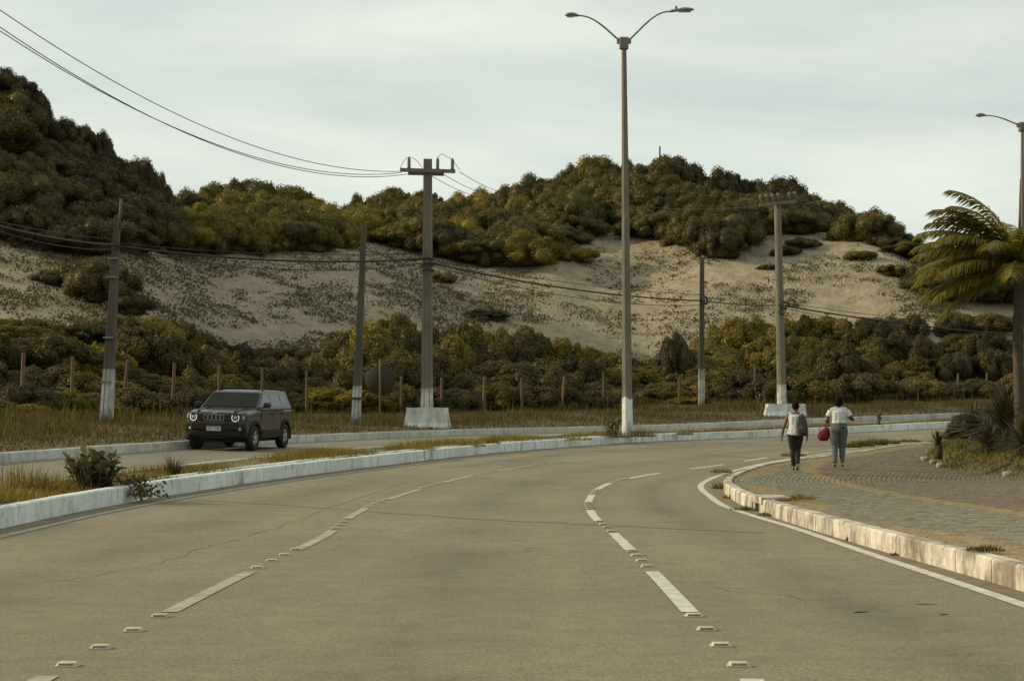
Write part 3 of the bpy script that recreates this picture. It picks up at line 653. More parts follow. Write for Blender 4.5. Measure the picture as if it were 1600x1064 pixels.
# round sign seen from behind
sp=PX(594,640,69.5); e=empty('road_sign',(sp.x,sp.y,gz_(sp.x,sp.y))); reg(e,'dark back of a round road sign on a thin post in the scrub','sign')
hz_=PX(594,594,69.5).z-e.location.z
mb=MB(); mb.tube([(0,0,-.2),(0,0,hz_+.8)],.045,8); mb.build('post',M['post_wood'],e)
mb=MB(); mb.lathe([(.56,0),(.57,.01),(.56,.02)],32,Matrix.Translation((-.0,.08,hz_))@Matrix.Rotation(math.radians(90),4,'X')); mb.build('plate',M['sign_back'],e)

# fence posts
FP=[(37,551,640,5),(114,557,640,4),(200,562,638,13),(273,567,636,6),(343,570,632,3),(410,575,630,1),(479,579,640,0),(627,588,640,0),(690,590,640,0),(757,588,640,2),(815,590,640,0),(882,587,640,6),(943,581,640,0),(1062,590,632,0),(1180,570,632,3),(1237,587,632,0),(1292,590,634,0),(1343,593,635,0),(1396,594,636,0),(1445,596,637,0),(1497,593,638,1),(1542,598,640,0),(1587,601,640,0)]
desc=['nearest the left edge of the picture','second from the left edge','tilted right beside the leaning pole','just right of the leaning pole','above the left end of the car roof','above the right end of the car roof','right of the parked-looking car','between the round sign and the crossarm pole','just right of the crossarm pole','second right of the crossarm pole','third right of the crossarm pole','tilted one left of the lamp post','just left of the tall lamp post','between the lamp post and the slim pole','tilted one just left of the round pole','just right of the round pole','above the gap between the two walkers','first right of the walker in jeans','second right of the walker in jeans','third right of the walker in jeans','fourth right of the walker in jeans','fifth right of the walker in jeans','behind the palm trunk at the right edge']
desc[6]='right of the dark car'
FY=tab([(0,57.5),(480,71.5),(800,80),(1000,84.5),(1200,90),(1400,91.5),(1600,94)])
for (x,yt,yb,ln),ds in zip(FP,desc):
    Y=float(FY(x)); b=PX(x-ln*.8,yb,Y); z=gz_(b.x,b.y); top=PX(x,yt,Y); h=max(top.z-z,1.2)
    e=MB(); w=.058*rnd.uniform(.85,1.15); l=top.x-b.x; tw=rnd.uniform(-.3,.3)
    rings=[]
    for f in (0,.3,.7,.97,1.0):
        k=w*(1.05-.12*f)*(.85 if f==1 else 1); rings.append([(l*f+k*math.cos(a+tw),k*math.sin(a+tw),-.2+(h+.2)*f+rnd.uniform(-.012,.012)*(f>.9)) for a in np.linspace(0,2*math.pi,9)[:-1]])
    e.loft(rings); o=e.build('fence_post',M['post_wood']); o.location=(b.x,b.y,z); reg(o,'weathered wooden fence post '+ds,'fence post','fence posts along the scrub')
sk=thit(1031,262); mb=MB(); mb.tube([(0,0,-1),(0,0,PX(1031,229,sk.y).z-sk.z)],.07,6); o=mb.build('marker_stake',M['bark']); o.location=sk; reg(o,'thin dark stake sticking up above the highest dune ridge','stake')

# ================================================================== VEGETATION
def crown_mesh(name, seed, nleaf, leaf, nl=12, dome=True, spread=.62, aspect=.6, core=.82, shoots=0):
    r=np.random.RandomState(seed); C_=[]; R_=[]
    for k in range(nl):
        a=k*2.39996+r.rand()*1.2; f=(k+r.rand())/nl; d=.80*math.sqrt(f)*(.85+.3*r.rand()); rad=.11+.17*r.rand()**1.3
        zc=.74*math.sqrt(max(0,1-(min(d,.9)/.93)**2))*(.72+.42*r.rand())
        C_.append((d*math.cos(a),d*math.sin(a),zc)); R_.append(rad)
    C_ += [(0,0,.22),(.3,.1,.15),(-.25,.22,.15),(-.1,-.32,.15),(.25,-.2,.2)]; R_ += [.46,.36,.36,.36,.34]; nl=len(R_)
    C_=np.array(C_); R_=np.array(R_); top=(C_[:,2]+R_).max(); 
    k=r.choice(nl,nleaf,p=R_**2/(R_**2).sum()); N=r.normal(size=(nleaf,3)); N/=np.linalg.norm(N,axis=1)[:,None]
    shell=(.76+.34*r.rand(nleaf))[:,None]
    P=C_[k]+N*R_[k][:,None]*shell
    # drop leaves buried in other lobes
    dist=np.min(np.linalg.norm(P[:,None]-C_[None],axis=2)/R_[None],axis=1); keep=(dist>.66)&(P[:,2]>.02)
    P=P[keep]; N=N[keep]; N2=N+.6*r.normal(size=N.shape)+np.array([0,-.1,.3])
    for k in range(shoots):                                 # shoots that break the outline
        i=r.randint(0,nl-5); d=r.normal(size=3)*.6+np.array([0,0,.9]); d/=np.linalg.norm(d); o=C_[i]+d*R_[i]; L=.05+.09*r.rand(); m_=14
        uu=r.rand(m_,1); P=np.concatenate([P,o+d*L*uu+r.normal(size=(m_,3))*.022]); N2=np.concatenate([N2,r.normal(size=(m_,3))+np.array([0,0,.4])])
    V,lp,ct=leaf_quads(P,N2,leaf,aspect,.12,r)
    # dense inner twigs and leaves keep the crown closed
    iv=[];il=[];ic=[]; base=len(V)
    for c,rad in zip(C_,R_):
        bm=bmesh.new(); bmesh.ops.create_icosphere(bm,subdivisions=2,radius=rad*core)
        for v in bm.verts: v.co*=1+.22*mnoise.noise(v.co*7+Vector(c)*9)
        vs=[(v.co.x+c[0],v.co.y+c[1],max(v.co.z+c[2],0)) for v in bm.verts]; bm.verts.index_update()
        for f in bm.faces: il += [base+len(iv)+v.index for v in f.verts]; ic.append(3)
        iv += vs; bm.free()
    V=np.concatenate([V,np.array(iv)]); V[:,2]/=top
    return np_mesh(name,V,np.r_[lp,il],np.r_[ct,ic])
def trunk_mesh(name, seed):
    r=random.Random(seed); mb=MB()
    for k in range(4):
        a=r.random()*6.28; d=r.uniform(.15,.5); mb.tube([(0,0,-.12),(d*.3*math.cos(a),d*.3*math.sin(a),.18),(d*math.cos(a),d*math.sin(a),.55)],[.035,.026,.01],5)
    return mb.mesh(name)
hillc=[crown_mesh('crown',100+i,25000,.046,40+i*4) for i in range(6)]
bushc=[crown_mesh('crown',200+i,22000,.056,30+i*4,aspect=.7,shoots=24) for i in range(5)]
trm=[trunk_mesh('trunk',i) for i in range(4)]
for m_ in trm: m_.materials.append(M['bark'])
def with_mat(me, m):
    c=me.copy(); c.name=me.name; c.materials.clear(); c.materials.append(m); return c
var={}
for key,ms in (('leaf_hill',hillc),('leaf_dark',hillc),('leaf_gold',hillc),('bush',bushc),('bush_gold',bushc),('bush_dark',bushc)):
    var[key]=[with_mat(m_,M[{'bush':'leaf_bush','bush_gold':'leaf_gold','bush_dark':'leaf_dark'}.get(key,key)]) for m_ in ms]
def plant(name, key, loc, w, h, label, cat, group=None):
    e=empty(name,loc,rnd.uniform(0,6.28)); e.rotation_euler=(rnd.uniform(-.12,.12),rnd.uniform(-.12,.12),e.rotation_euler.z); reg(e,label,cat,group); k=rnd.choice(var[key])
    o=link('crown',k,e); o.scale=(w/2,w/2*rnd.uniform(.85,1.15),h); tr=link('trunk',rnd.choice(trm),e); tr.scale=(w/3,w/3,h); return e
LO=tab([(-350,360),(0,372),(60,385),(110,400),(150,400),(200,388),(260,392),(300,398),(400,396),(500,394),(545,386),(565,372),(590,376),(610,392),(660,408),(720,418),(760,424),(800,428),(848,426),(866,395),(900,385),(930,360),(975,364),(1000,380),(1060,385),(1090,398),(1140,404),(1152,352),(1172,352),(1195,378),(1240,378),(1262,362),(1290,354),(1320,362),(1350,378),(1400,398),(1440,430),(1470,478),(1700,490)])
def zone(x,f):
    if x<262: return 'leaf_dark','dark green scrub tree in the thicket on the left dune hill','scrub on the left dune hill'
    if x<545: return ('leaf_gold' if rnd.random()<(.82 if x>330 else .35) else 'leaf_hill'),'sunlit yellow-green scrub tree in the rounded clump above the sand','sunlit clump left of the crossarm pole'  # sunlight on this clump is put into the colour by more golden leaves
    if x<880: return ('leaf_hill' if rnd.random()<.75 else 'leaf_gold'),'olive scrub tree on the slope between the crossarm pole and lamp post','scrub on the middle ridge'
    if x<1165: return ('leaf_hill' if x<1010 or rnd.random()<.3 else 'leaf_dark'),'olive scrub tree in the thicket on the highest ridge by the lamp post','scrub on the highest ridge'
    return ('leaf_hill' if rnd.random()<.7 else 'leaf_dark'),'low scrub tree on the right dune ridge sloping down to the palm','scrub on the right dune ridge'
cnt=0; TREES=[]
DOMES=[(-45,98,60),(8,103,58),(50,136,30),(112,182,50),(154,194,30),(208,245,46),(244,268,24),(285,292,36),(325,284,46),(385,278,62),(445,288,58),(490,308,40),(560,303,36),(612,290,46),(665,296,40),(735,292,46),(795,284,40),(845,272,50),(890,255,36),(932,244,52),(985,248,38),(1042,243,64),(1085,262,36),(1135,261,50),(1172,280,28),(1218,275,52),(1262,300,36),(1300,312,44),(1345,323,44),(1378,343,36),(1402,368,26),(1425,396,22),(1455,402,26),(1482,378,36),(1540,368,52),(1605,362,52)]
for x,ty,hw in DOMES:                                      # the rounded crowns that make the skyline
    Y=float(Y4(x))-1.0; X=(x-CX)/F*Y; z=float(terr(X,Y)[0]); top=PX(x,ty,Y).z; w=2.15*hw*Y/F; h=max(top-(z-.25),1.6,w*.55)
    k,l,g_=zone(x,1); o=plant('scrub_tree',k,(X,Y,top-h),w,h,l,'tree',g_); TREES.append((o,x,4,g_))
for x in np.arange(-50,1640,52.0):                         # lower crowns between them
    x=x+rnd.uniform(-9,9); Y=float(Y4(x))+rnd.uniform(-3.5,-1.5); X=(x-CX)/F*Y; z=float(terr(X,Y)[0]); top=PX(x,float(SIL(x))+(34 if x<280 else 16),Y).z; h=max(top-z+.25,1.6)
    k,l,g_=zone(x,1); o=plant('scrub_tree',k,(X,Y,z-.25),rnd.uniform(3.0,5.0),h,l,'tree',g_); TREES.append((o,x,5,g_))
for r_,f in enumerate((.0,.22,.46,.72)):
    for x in np.arange(-60,1660,(30,34,36,38)[r_]):
        x=x+rnd.uniform(-11,11); lo=float(LO(x))-(14 if x>540 else 4); cr_y=float(SIL(x))+3.0*F/float(Y4(x))
        if lo-cr_y<14 and f>.1: continue
        y=lo+(cr_y-lo)*min(.95,max(0,f+rnd.uniform(-.07,.07))); p=thit(x,y); s=F/p.y
        h=rnd.uniform(1.9,3.1)*(1.0 if f>.1 else .85); w=rnd.uniform(3.8,6.6)
        if p.y<105: h*=.85; w*=.8
        top=HY-(p.z+h-H)*F/p.y
        if top<float(SIL(x))+(48 if x<280 else -4): h=max(1.0,(HY-float(SIL(x))-(48 if x<280 else 0))*p.y/F+H-p.z)
        k,l,g_=zone(x,f); o=plant('scrub_tree',k,(p.x,p.y,p.z-.25),w,h,l,'tree',g_); TREES.append((o,x,r_,g_))
ROW={5:'tucked under the skyline',4:'on the skyline',0:'along the lower edge',1:'in the lower middle',2:'in the upper middle',3:'just below the skyline'}
def number(items, fmt):
    by={}
    for o,x,row,g_ in items: by.setdefault((g_,row),[]).append((x,o))
    for (g_,row),v in by.items():
        v.sort(key=lambda a:a[0])
        for i,(x,o) in enumerate(v): o['label']=fmt(i,row,g_,o)
KIND={'scrub on the left dune hill':'dark scrub tree','sunlit clump left of the crossarm pole':'yellow-green scrub tree','scrub on the middle ridge':'olive scrub tree','scrub on the highest ridge':'dense olive scrub tree','scrub on the right dune ridge':'low scrub tree'}
PLACE={'scrub on the left dune hill':'the left dune hill','sunlit clump left of the crossarm pole':'the sunlit clump','scrub on the middle ridge':'the middle ridge','scrub on the highest ridge':'the highest ridge','scrub on the right dune ridge':'the right ridge'}
number(TREES,lambda i,row,g_,o:f"{KIND[g_]} {ROW[row]} of {PLACE[g_]}, {ORD[min(i,29)]} from left")
# lone shrubs on the sand
for (x,y,w,h,key,l) in ((85,443,2.4,.8,'leaf_dark','low dark shrub on bare sand at the far left'),(165,472,4.2,2.0,'leaf_dark','large dark shrub on the sand behind the leaning pole'),(135,448,3.2,1.3,'leaf_dark','dark shrub on the sand just left of the leaning pole'),(200,490,2.6,1.2,'leaf_dark','dark shrub low on the sand right of the leaning pole'),
      (905,408,3.3,1.0,'leaf_gold','rounded olive shrub alone on the sand left of the lamp post'),(873,396,2.4,.9,'leaf_hill','small dark shrub at the thicket edge left of the lamp post'),(765,497,3.0,.7,'leaf_dark','flat dark shrub on the sand right of the crossarm pole'),(690,440,2.0,.8,'leaf_hill','small shrub on the sand beside the crossarm pole'),(1108,395,4.5,2.6,'leaf_dark','dark overhanging shrub at the sand edge above the slim pole'),(1130,402,4.0,2.2,'leaf_dark','dark shrub at the lowest tip of the ridge thicket'),
      (1230,398,2.4,.7,'leaf_hill','small shrub on the sand just right of the round pole top'),(1255,385,2.8,.8,'leaf_hill','low shrub on the sand under the right ridge'),(1200,420,2.0,.4,'leaf_hill','flat shrub on the sand left of the round pole'),(1345,405,2.6,.7,'leaf_hill','low shrub in the sand hollow on the right dune'),(1400,430,3.0,.8,'leaf_hill','low shrub near the right end of the sand')):
    p=thit(x,y); plant('dune_shrub',key,(p.x,p.y,p.z-.12),w,h,l,'shrub','shrubs scattered on the sand')
# scrub belt behind the fence
TP=tab([(-60,495),(0,488),(100,503),(200,486),(300,503),(380,535),(450,543),(540,522),(590,482),(640,484),(670,502),(800,503),(880,520),(950,545),(1000,562),(1090,556),(1125,500),(1200,488),(1300,490),(1400,492),(1500,486),(1600,490),(1700,490)])
desc_b=[(0,262,'leafy brown-green bush in the scrub belt behind the left fence posts','scrub belt at left'),(262,600,'leafy bush in the scrub belt behind the car','scrub belt behind the car'),(600,985,'leafy bush in the scrub belt between the crossarm pole and lamp post','scrub belt left of the lamp post'),(985,1700,'leafy bush in the tall scrub belt behind the walkers','scrub belt behind the walkers')]
BUSH=[]
for r_,(dd,hf,st) in enumerate(((-1.2,.30,40),(2.5,.58,38),(7.0,.86,38),(12.0,1.03,40))):
    for x in np.arange(-50,1680,st):
        x=x+rnd.uniform(-14,14); Y=float(Y1(x))+dd*(1.0 if x<1050 else 1.15)+rnd.uniform(-1.8,1.8); X=(x-CX)/F*Y; z=gz_(X,Y); top=PX(x,float(TP(x)),Y).z
        zl=gz_((x-CX)/F*float(Y1(x)),float(Y1(x))); h=(zl+(top-zl)*hf)-z
        if h<.7: h=.8
        h*=rnd.uniform(.62,1.18) if r_<3 else rnd.uniform(.85,1.06); h=min(h,5.0)
        key='bush'
        if rnd.random()<.24: key='bush_gold'
        elif rnd.random()<.3: key='bush_dark'
        if 1090<x<1300 and r_>=2 and rnd.random()<.6: key='bush_gold'
        if x>1300 and rnd.random()<.6: key='bush_dark'
        if 380<x<1000 and r_<2 and rnd.random()<.5: key='bush_dark'
        _,_,l,g_=[d for d in desc_b if d[0]<=max(x,0)<d[1]][0]
        o=plant('scrub_bush',key,(X,Y,z-.2),rnd.uniform(2.4,4.8)*(.85 if x<500 else 1),h,l,'bush',g_); BUSH.append((o,x,r_,g_))
BP={'scrub belt at left':'left of the car','scrub belt behind the car':'behind the car','scrub belt left of the lamp post':'left of the lamp post','scrub belt behind the walkers':'right of the lamp post'}
number(BUSH,lambda i,row,g_,o:f"leafy bush in the {('front','second','third','back')[row]} row of scrub {BP[g_]}, {ORD[min(i,29)]} from left")
p=PX(1058,560,97); z=gz_(p.x,p.y); plant('scrub_bush','bush_dark',(p.x,p.y,z),2.4,PX(1058,517,97).z-z,'dark pointed bush against the sand right of the lamp post','bush','scrub belt left of the lamp post')

# dry tufts creeping over the sand (uncountable)
P=[]; N=[]; S=[]
for k in range(7500):
    x=rs.uniform(-80,1500); lo=float(LO(x)); b=float(TP(x))+12; 
    y=rs.uniform(lo-4,b)
    n_=.75*mnoise.noise(((x+y*1.2)*.007,(y-x*.22)*.022,2.2))+.7*mnoise.noise(((x+y)*.022,(y-x*.25)*.075,5.2))+.08
    if x>1130: n_-=.22
    if n_<-.14+.30*rs.rand(): continue
    p=thit(x,y); w=.07+.22*rs.rand()**2
    n=6 if rs.rand()<.7 else 14; w*=1 if n==6 else 1.6
    for j in range(n):
        P.append((p.x+rs.normal()*w*1.8,p.y+rs.normal()*w*.6,p.z+.05+.10*rs.rand())); N.append((rs.normal()*.5,-.8+rs.normal()*.4,.5)); S.append(.07+.13*rs.rand())
P=np.array(P); P[:,2]=terr(P[:,0],P[:,1])+.03+.14*rs.rand(len(P))
V,lp,ct=leaf_quads(P,N,np.array(S),.5,.1); stuff(link('dune_tufts',np_mesh('dune_tufts',V,lp,ct),None,M['tuft']),'dry creeping tufts scattered over the pale sand slope','ground cover')

# verge grass, median grass, weeds
def grass(name, n, tr, qr, hfun, w, lean, m, zf, label, keep=None):
    t=rs.uniform(tr[0],tr[1],n); q=rs.uniform(qr[0],qr[1],n) 
    x,y=xy(t,q); px=CX+F*x/np.maximum(y,1); k=(y>6)&(px>-120)&(px<1720)
    if keep is not None: k&=keep(t,q,x,y,px)
    t,q,x,y=t[k],q[k],x[k],y[k]; z=zf(t,q); h=hfun(t,q,x,y)
    V,lp,ct=blades(np.stack([x,y,z-.01],1),h,w,lean); return stuff(link(name,np_mesh(name,V,lp,ct),None,m),label,'grass')
vn=np.vectorize(lambda a,b,c:mnoise.noise((a,b,c)))
def patch(x,y,s,o): return vn(x*s,y*s,o)
grass('verge_grass',170000,(18,112),(QF-13.5,QF-.2),lambda t,q,x,y:(.08+.36*np.clip(patch(x,y,.33,1.0)+.40,0,1.2)*np.clip((-q+QF-.5)/3.0,.12,1))*(.5+.8*rs.rand(len(x))),.017,1.3,M['grass_dry'],vz,'tall dry grass covering the verge between the far kerb and the fence')
grass('verge_stalks',2000,(18,112),(QF-13,QF-2),lambda t,q,x,y:.35+.65*rs.rand(len(x)),.011,.8,M['grass_gold'],vz,'pale seed stalks standing above the verge grass')
def mz(t,q): return hz(t,q)+.20
def mh(t,q,x,y):
    b=np.clip(patch(t,q*.4,.21,6.0)+.35,0,1); near=np.clip((30-t)/7,0,1)
    edge=np.clip((-q-.1)/.25,.35,1)
    return (.05+.17*b+.22*near*np.clip(b+.3,0,1))*(.45+.9*rs.rand(len(t)))*edge
grass('median_grass',60000,(15,100),(QM+.16,-.18),mh,.012,.8,M['grass_gold'],mz,'short golden grass growing along the median strip',lambda t,q,x,y,px:(patch(t,q,.5,9.0)>-.33)|(t<30))
def clump(name, c, n, r, h, w, lean, m, label, cat='plant', grp=None, flat=1.0):
    a=rs.rand(n)*6.28; d=r*np.sqrt(rs.rand(n)); x=c[0]+d*np.cos(a); y=c[1]+d*np.sin(a)*flat
    hh=h*(.25+.85*rs.rand(n))*(1-.55*(d/r)**2); V,lp,ct=blades(np.stack([x-c[0],y-c[1],np.full(n,-.01)],1),hh,w,lean); V=V.reshape(n,5,3); fx=np.stack([np.cos(a),np.sin(a)],1)*(hh*.45*(d/r))[:,None]; V[:,2:4,:2]+=fx[:,None]*.35; V[:,4,:2]+=fx; V=V.reshape(-1,3); o=link(name,np_mesh(name,V,lp,ct),None,m); o.location=c; return reg(o,label,cat,grp)
def onroad(x,y,off=0.0): return hit(x,y,off)
WE=[((1135,764),0,.30,.24,'weed clump in the gutter at the tip of the right pavement',M['weed']),((1148,779),0,.22,.12,'low weeds at the foot of the right kerb near its tip',M['weed']),((1170,797),0,.28,.10,'dark weeds and litter at the mouth of the drain inlet',M['weed']),((1205,806),0,.20,.09,'small dark weeds just right of the drain inlet',M['weed']),((1408,868),0,.10,.07,'tiny weed in the gutter midway along the right kerb',M['weed']),((1330,845),0,.05,.09,'single weed sprig against the right kerb face',M['weed']),
    ((1250,779),.21,.22,.10,'flat weed tuft on the paving above the drain inlet',M['grass_gold']),((1540,858),.21,.16,.06,'small weed tuft among the yellow pavers at right',M['weed']),((1240,712),.21,.35,.14,'green tuft on the pavement edge beside the walker in black trousers',M['weed']),((1128,738),.05,.25,.16,'thin grass at the far kerb of the pavement tip',M['grass_gold']),
    ((640,703),.22,.65,.34,'tuft of golden grass on the median below the barrier',M['grass_gold']),((735,697),.22,.4,.26,'golden grass tuft on the median right of the barrier',M['grass_gold']),((770,694),.22,.2,.3,'narrow grass sprig on the median left of the lamp post',M['grass_gold']),((1000,682),.22,.5,.36,'brown grass tuft at the right foot of the lamp post',M['weed']),((960,683),.22,.5,.22,'brown grass at the left foot of the lamp post',M['weed']),((895,687),.22,.6,.2,'low golden grass on the median left of the lamp post',M['grass_gold']),((20,765),.22,.6,.50,'tall golden grass clump on the median at the left edge',M['grass_gold']),((75,765),.22,.5,.36,'golden grass on the median left of the leafy shrub',M['grass_gold']),((270,741),.22,.12,.42,'thin upright weed on the median in front of the car',M['weed']),((5,812),0,.22,.36,'dark dry weed against the left end of the median kerb',M['weed']),((1070,679),.22,.3,.2,'grass sprig on the median right of the lamp post',M['grass_gold'])]
for (p,o_,r_,h_,l,m_) in WE: clump('weed_clump',onroad(*p,o_),int(170+500*r_),r_,h_,.011,1.0,m_,l,'weed')
# dark trailing weed that breaks the median kerb
c=Vector(onroad(212,778,.05)); Pn=[]; 
for k in range(420):
    u=rs.rand(); Pn.append((rs.normal()*.16+.30*u-.12,rs.normal()*.18-.25*u,.26*(1-u)+.05*abs(rs.normal())))
V,lp,ct=leaf_quads(np.array(Pn),rs.normal(size=(420,3))+np.array([0,0,.5]),.075,.5,.1); o=link('trailing_weed',np_mesh('trailing_weed',V,lp,ct),None,M['weed']); o.location=c; stuff(o,'dark trailing weed spilling over the median kerb beside the leafy shrub','weed')
# band of green weeds on the pavement's far edge
for k,(x,y) in enumerate(((1325,699),(1345,697),(1366,695),(1386,693),(1420,690))): clump('weed_clump',onroad(x,y,.21),520,.42,(.20,.26,.30,.22,.12)[k],.014,.9,M['grass_lawn'],('leftmost','second','third','fourth','rightmost')[k]+' of the green weed clumps right of the walker in jeans','weed',None,.5)

# broad-leaved shrubs on the median (each leaf a part)
def leaf_shape(name, L, W):
    V=[]; prof=[(0,.06),(.18,.55),(.42,.95),(.65,1.0),(.85,.72),(1,.12)]
    for u,w in prof: V += [(-W/2*w,u*L,.05*L*math.sin(u*3)+.10*W*w),(0,u*L,.05*L*math.sin(u*3)),(W/2*w,u*L,.05*L*math.sin(u*3)+.10*W*w)]
    f=[]
    for i in range(5):
        for j in range(2): a=i*3+j; f.append((a,a+1,a+4,a+3))
    me=bpy.data.meshes.new(name); me.from_pydata(V,[],f); me.polygons.foreach_set('use_smooth',[True]*len(f)); me.update(); return me
bl=leaf_shape('leaf',.20,.125); bl.materials.append(M['leaf_glossy'])
def leafy(loc, h, w, nst, per, scale, label):
    e=empty('leafy_shrub',loc); reg(e,label,'shrub'); st=MB(); items=[]
    for k in range(nst):
        a=rnd.uniform(0,6.28); d=w*rnd.uniform(.1,.5); hh=h*rnd.uniform(.55,1.0)*(1-.3*d/w); tip=Vector((d*math.cos(a),d*math.sin(a),hh)); mid=Vector((tip.x*.35,tip.y*.35,hh*.5))
        b0=Vector((tip.x*.5,tip.y*.5,-.05)); mid=Vector((tip.x*.75,tip.y*.75,hh*.5)); pts=[b0,mid,tip]; st.tube(pts,[.016,.012,.007],5)
        for j in range(per):
            u=.25+.75*j/per; p=(pts[0].lerp(mid,u*2) if u<.5 else mid.lerp(tip,u*2-1)); items.append((p,a+j*2.4+rnd.uniform(-.4,.4),rnd.uniform(-.1,1.2)))
    st.build('stem',M['bark'],e)
    for p,a,tl_ in items:
        o=link('leaf',bl,e); o.location=p; o.rotation_euler=(tl_,rnd.uniform(-.3,.3),a); s=scale*rnd.uniform(.75,1.15); o.scale=(s,s,s)
    return e
leafy(onroad(148,764,.20),.62,.85,44,8,.80,'broad-leaved grey-green shrub on the median at left')
leafy(onroad(958,683,.20),.80,.80,13,6,.80,'leafy shrub at the left foot of the tall lamp post')
leafy(onroad(1373,664,.22),.75,.35,5,5,.85,'pale upright leafy plant on the median right of the walkers')
p=Vector((P5.x-1.1,P5.y-1.2,0)); p.z=gz_(p.x,p.y); leafy(p,1.6,.8,4,5,1.0,'spindly sapling just left of the round pole')

# ================================================================== GARDEN AND PALM
gp=[(1443,716),(1470,727),(1500,733),(1560,741),(1640,748)]
G=[Vector(onroad(x,y,.21)) for x,y in gp]
G2=[Vector((12.9,57.5,0)),Vector((14.5,59,0)),Vector((17.5,58.5,0)),Vector((20.5,54,0)),Vector((21,47,0))]
ctr=Vector((16.2,49.5,0)); n_a,n_r=48,12
front=[v.copy() for v in G]; outline=[Vector((v.x,v.y,0)) for v in front]+[Vector((15,38.5,0)),Vector((19,40,0)),]+[Vector((21,46,0)),Vector((20.5,53,0)),Vector((17.5,57.5,0)),Vector((14.5,58,0)),Vector((12.6,56,0))]
OL=[]
for k in range(n_a):
    f=k/n_a*len(outline); i=int(f); OL.append(outline[i%len(outline)].lerp(outline[(i+1)%len(outline)],f-i))
def pvz(x,y): t,q=tq(x,y); return float(pv_z(t,q)[0])
Pm=np.empty((n_a+1,n_r,3))
for k in range(n_a+1):
    o=OL[k%n_a]
    for j in range(n_r):
        u=j/(n_r-1); p=o.lerp(ctr,u*.97); hgt_=.02+.72*math.sin(min(1,u*2.6)*math.pi/2)+.05*mnoise.noise((p.x*.7,p.y*.7,3))
        Pm[k,j]=(p.x,p.y,pvz(p.x,p.y)+(hgt_ if u>0 else -.03))
me=grid_mesh('garden_mound',Pm); 
if me.polygons[len(me.polygons)//2].normal.z<0: me.flip_normals()
structure(link('garden_mound',me,None,M['verge_soil']))
def mound_z(x,y):
    d=np.hypot(Pm[:,:,0]-x,Pm[:,:,1]-y); i=np.unravel_index(d.argmin(),d.shape); return float(Pm[i][2])
n=70000; ka=rs.randint(0,n_a,n); u=rs.rand(n)**.8; fr=rs.rand(n); Pg=np.empty((n,3))
for k in range(n):
    a=Pm[ka[k]]; b=Pm[ka[k]+1]; jj=u[k]*(n_r-1.01); j=int(jj); w=jj-j
    pa=a[j]*(1-w)+a[j+1]*w; pb=b[j]*(1-w)+b[j+1]*w; Pg[k]=pa*(1-fr[k])+pb*fr[k]
Pg=Pg[(Pg[:,1]<56)]
V,lp,ct=blades(Pg,.06+.10*rs.rand(len(Pg)),.014,.8); stuff(link('garden_lawn',np_mesh('garden_lawn',V,lp,ct),None,M['grass_lawn']),'short green lawn on the raised garden bed under the palm','grass')
def spiky(name, loc, n, L, W, th, label, m, trunk=0.0, up=.2, cat='plant'):
    e=empty(name,loc); reg(e,label,cat)
    if trunk:
        t=MB(); t.tube([(0,0,-.1),(.02,0,trunk*.6),(.0,0,trunk)],[.10,.09,.08],8); t.build('trunk',M['bark'],e)
    for k in range(n):
        a=k*2.39996+rnd.uniform(-.2,.2); el=math.radians(88)*(1-(k/n))+math.radians(-18+40*up)*(k/n)+rnd.uniform(-.12,.12); l=L*rnd.uniform(.8,1.1)
        mb=MB(); d=Vector((math.cos(a)*math.cos(el),math.sin(a)*math.cos(el),math.sin(el))); s=Vector((-math.sin(a),math.cos(a),0)); nn=d.cross(s); V=[]
        for (f,w) in ((0,.7),(.35,1.0),(.75,.6),(1,.04)):
            p=d*(l*f)+Vector((0,0,trunk-th*f*f*l)); V += [p-s*W*w/2-nn*W*.18*w,p,p+s*W*w/2-nn*W*.18*w]
        mb.add(V,[(i*3+j,i*3+j+1,i*3+j+4,i*3+j+3) for i in range(3) for j in range(2)],True); mb.build('leaf',m,e,False)
    return e
def gd(x,y,dz=0.0):                                        # a garden spot from the pixel of its foot
    for Y in np.arange(36,60,.1):
        X=(x-CX)/F*Y; z=H+(HY-y)/F*Y
        if mound_z(X,Y)+dz>=z: return Vector((X,Y,mound_z(X,Y)))
    X=(x-CX)/F*50; return Vector((X,50,mound_z(X,50)))
spiky('agave',gd(1466,714),80,.46,.032,.14,'small spiky agave at the left tip of the garden bed',M['agave'],.28,.2)
spiky('agave',gd(1520,690),190,.85,.038,.18,'medium dark agave in the garden left of the large one',M['agave'],.25,.1)
spiky('agave',gd(1570,700),260,1.2,.040,.16,'largest spiky agave in the garden beside the palm trunk',M['agave'],.35,.1)
spiky('agave',gd(1545,702),140,.75,.036,.16,'low dark agave in front of the largest one',M['agave'],.1,.0)
spiky('agave',gd(1600,705),150,.95,.038,.16,'dark agave at the right edge by the palm trunk',M['agave'],.15,.0)
for (x,y,w,h_,l) in ((1530,684,1.5,.75,'dark rounded shrub behind the agaves in the garden'),(1583,682,1.9,1.05,'dark rounded shrub round the palm trunk foot')):
    plant('garden_shrub','bush_dark',gd(x,y),w,h_,l,'shrub',None)
LY=[(1484,727,'leftmost'),(1494,729,'second'),(1514,731,'third'),(1524,733,'fourth'),(1538,736,'fifth'),(1564,739,'sixth'),(1590,743,'seventh')]
for x,y,o_ in LY: spiky('border_lily',gd(x,y),22,.24,.032,.35,f'{o_} yellow-striped lily from the left along the garden border',M['lily'],0,.5)
spiky('border_lily',gd(1526,712),20,.26,.03,.3,'single pale lily on the lawn above the border row',M['lily'],0,.6)
M['pale_stone']=mat('pale_stone',(.40,.34,.26),(.28,.24,.18),7,.9,.4,.02)
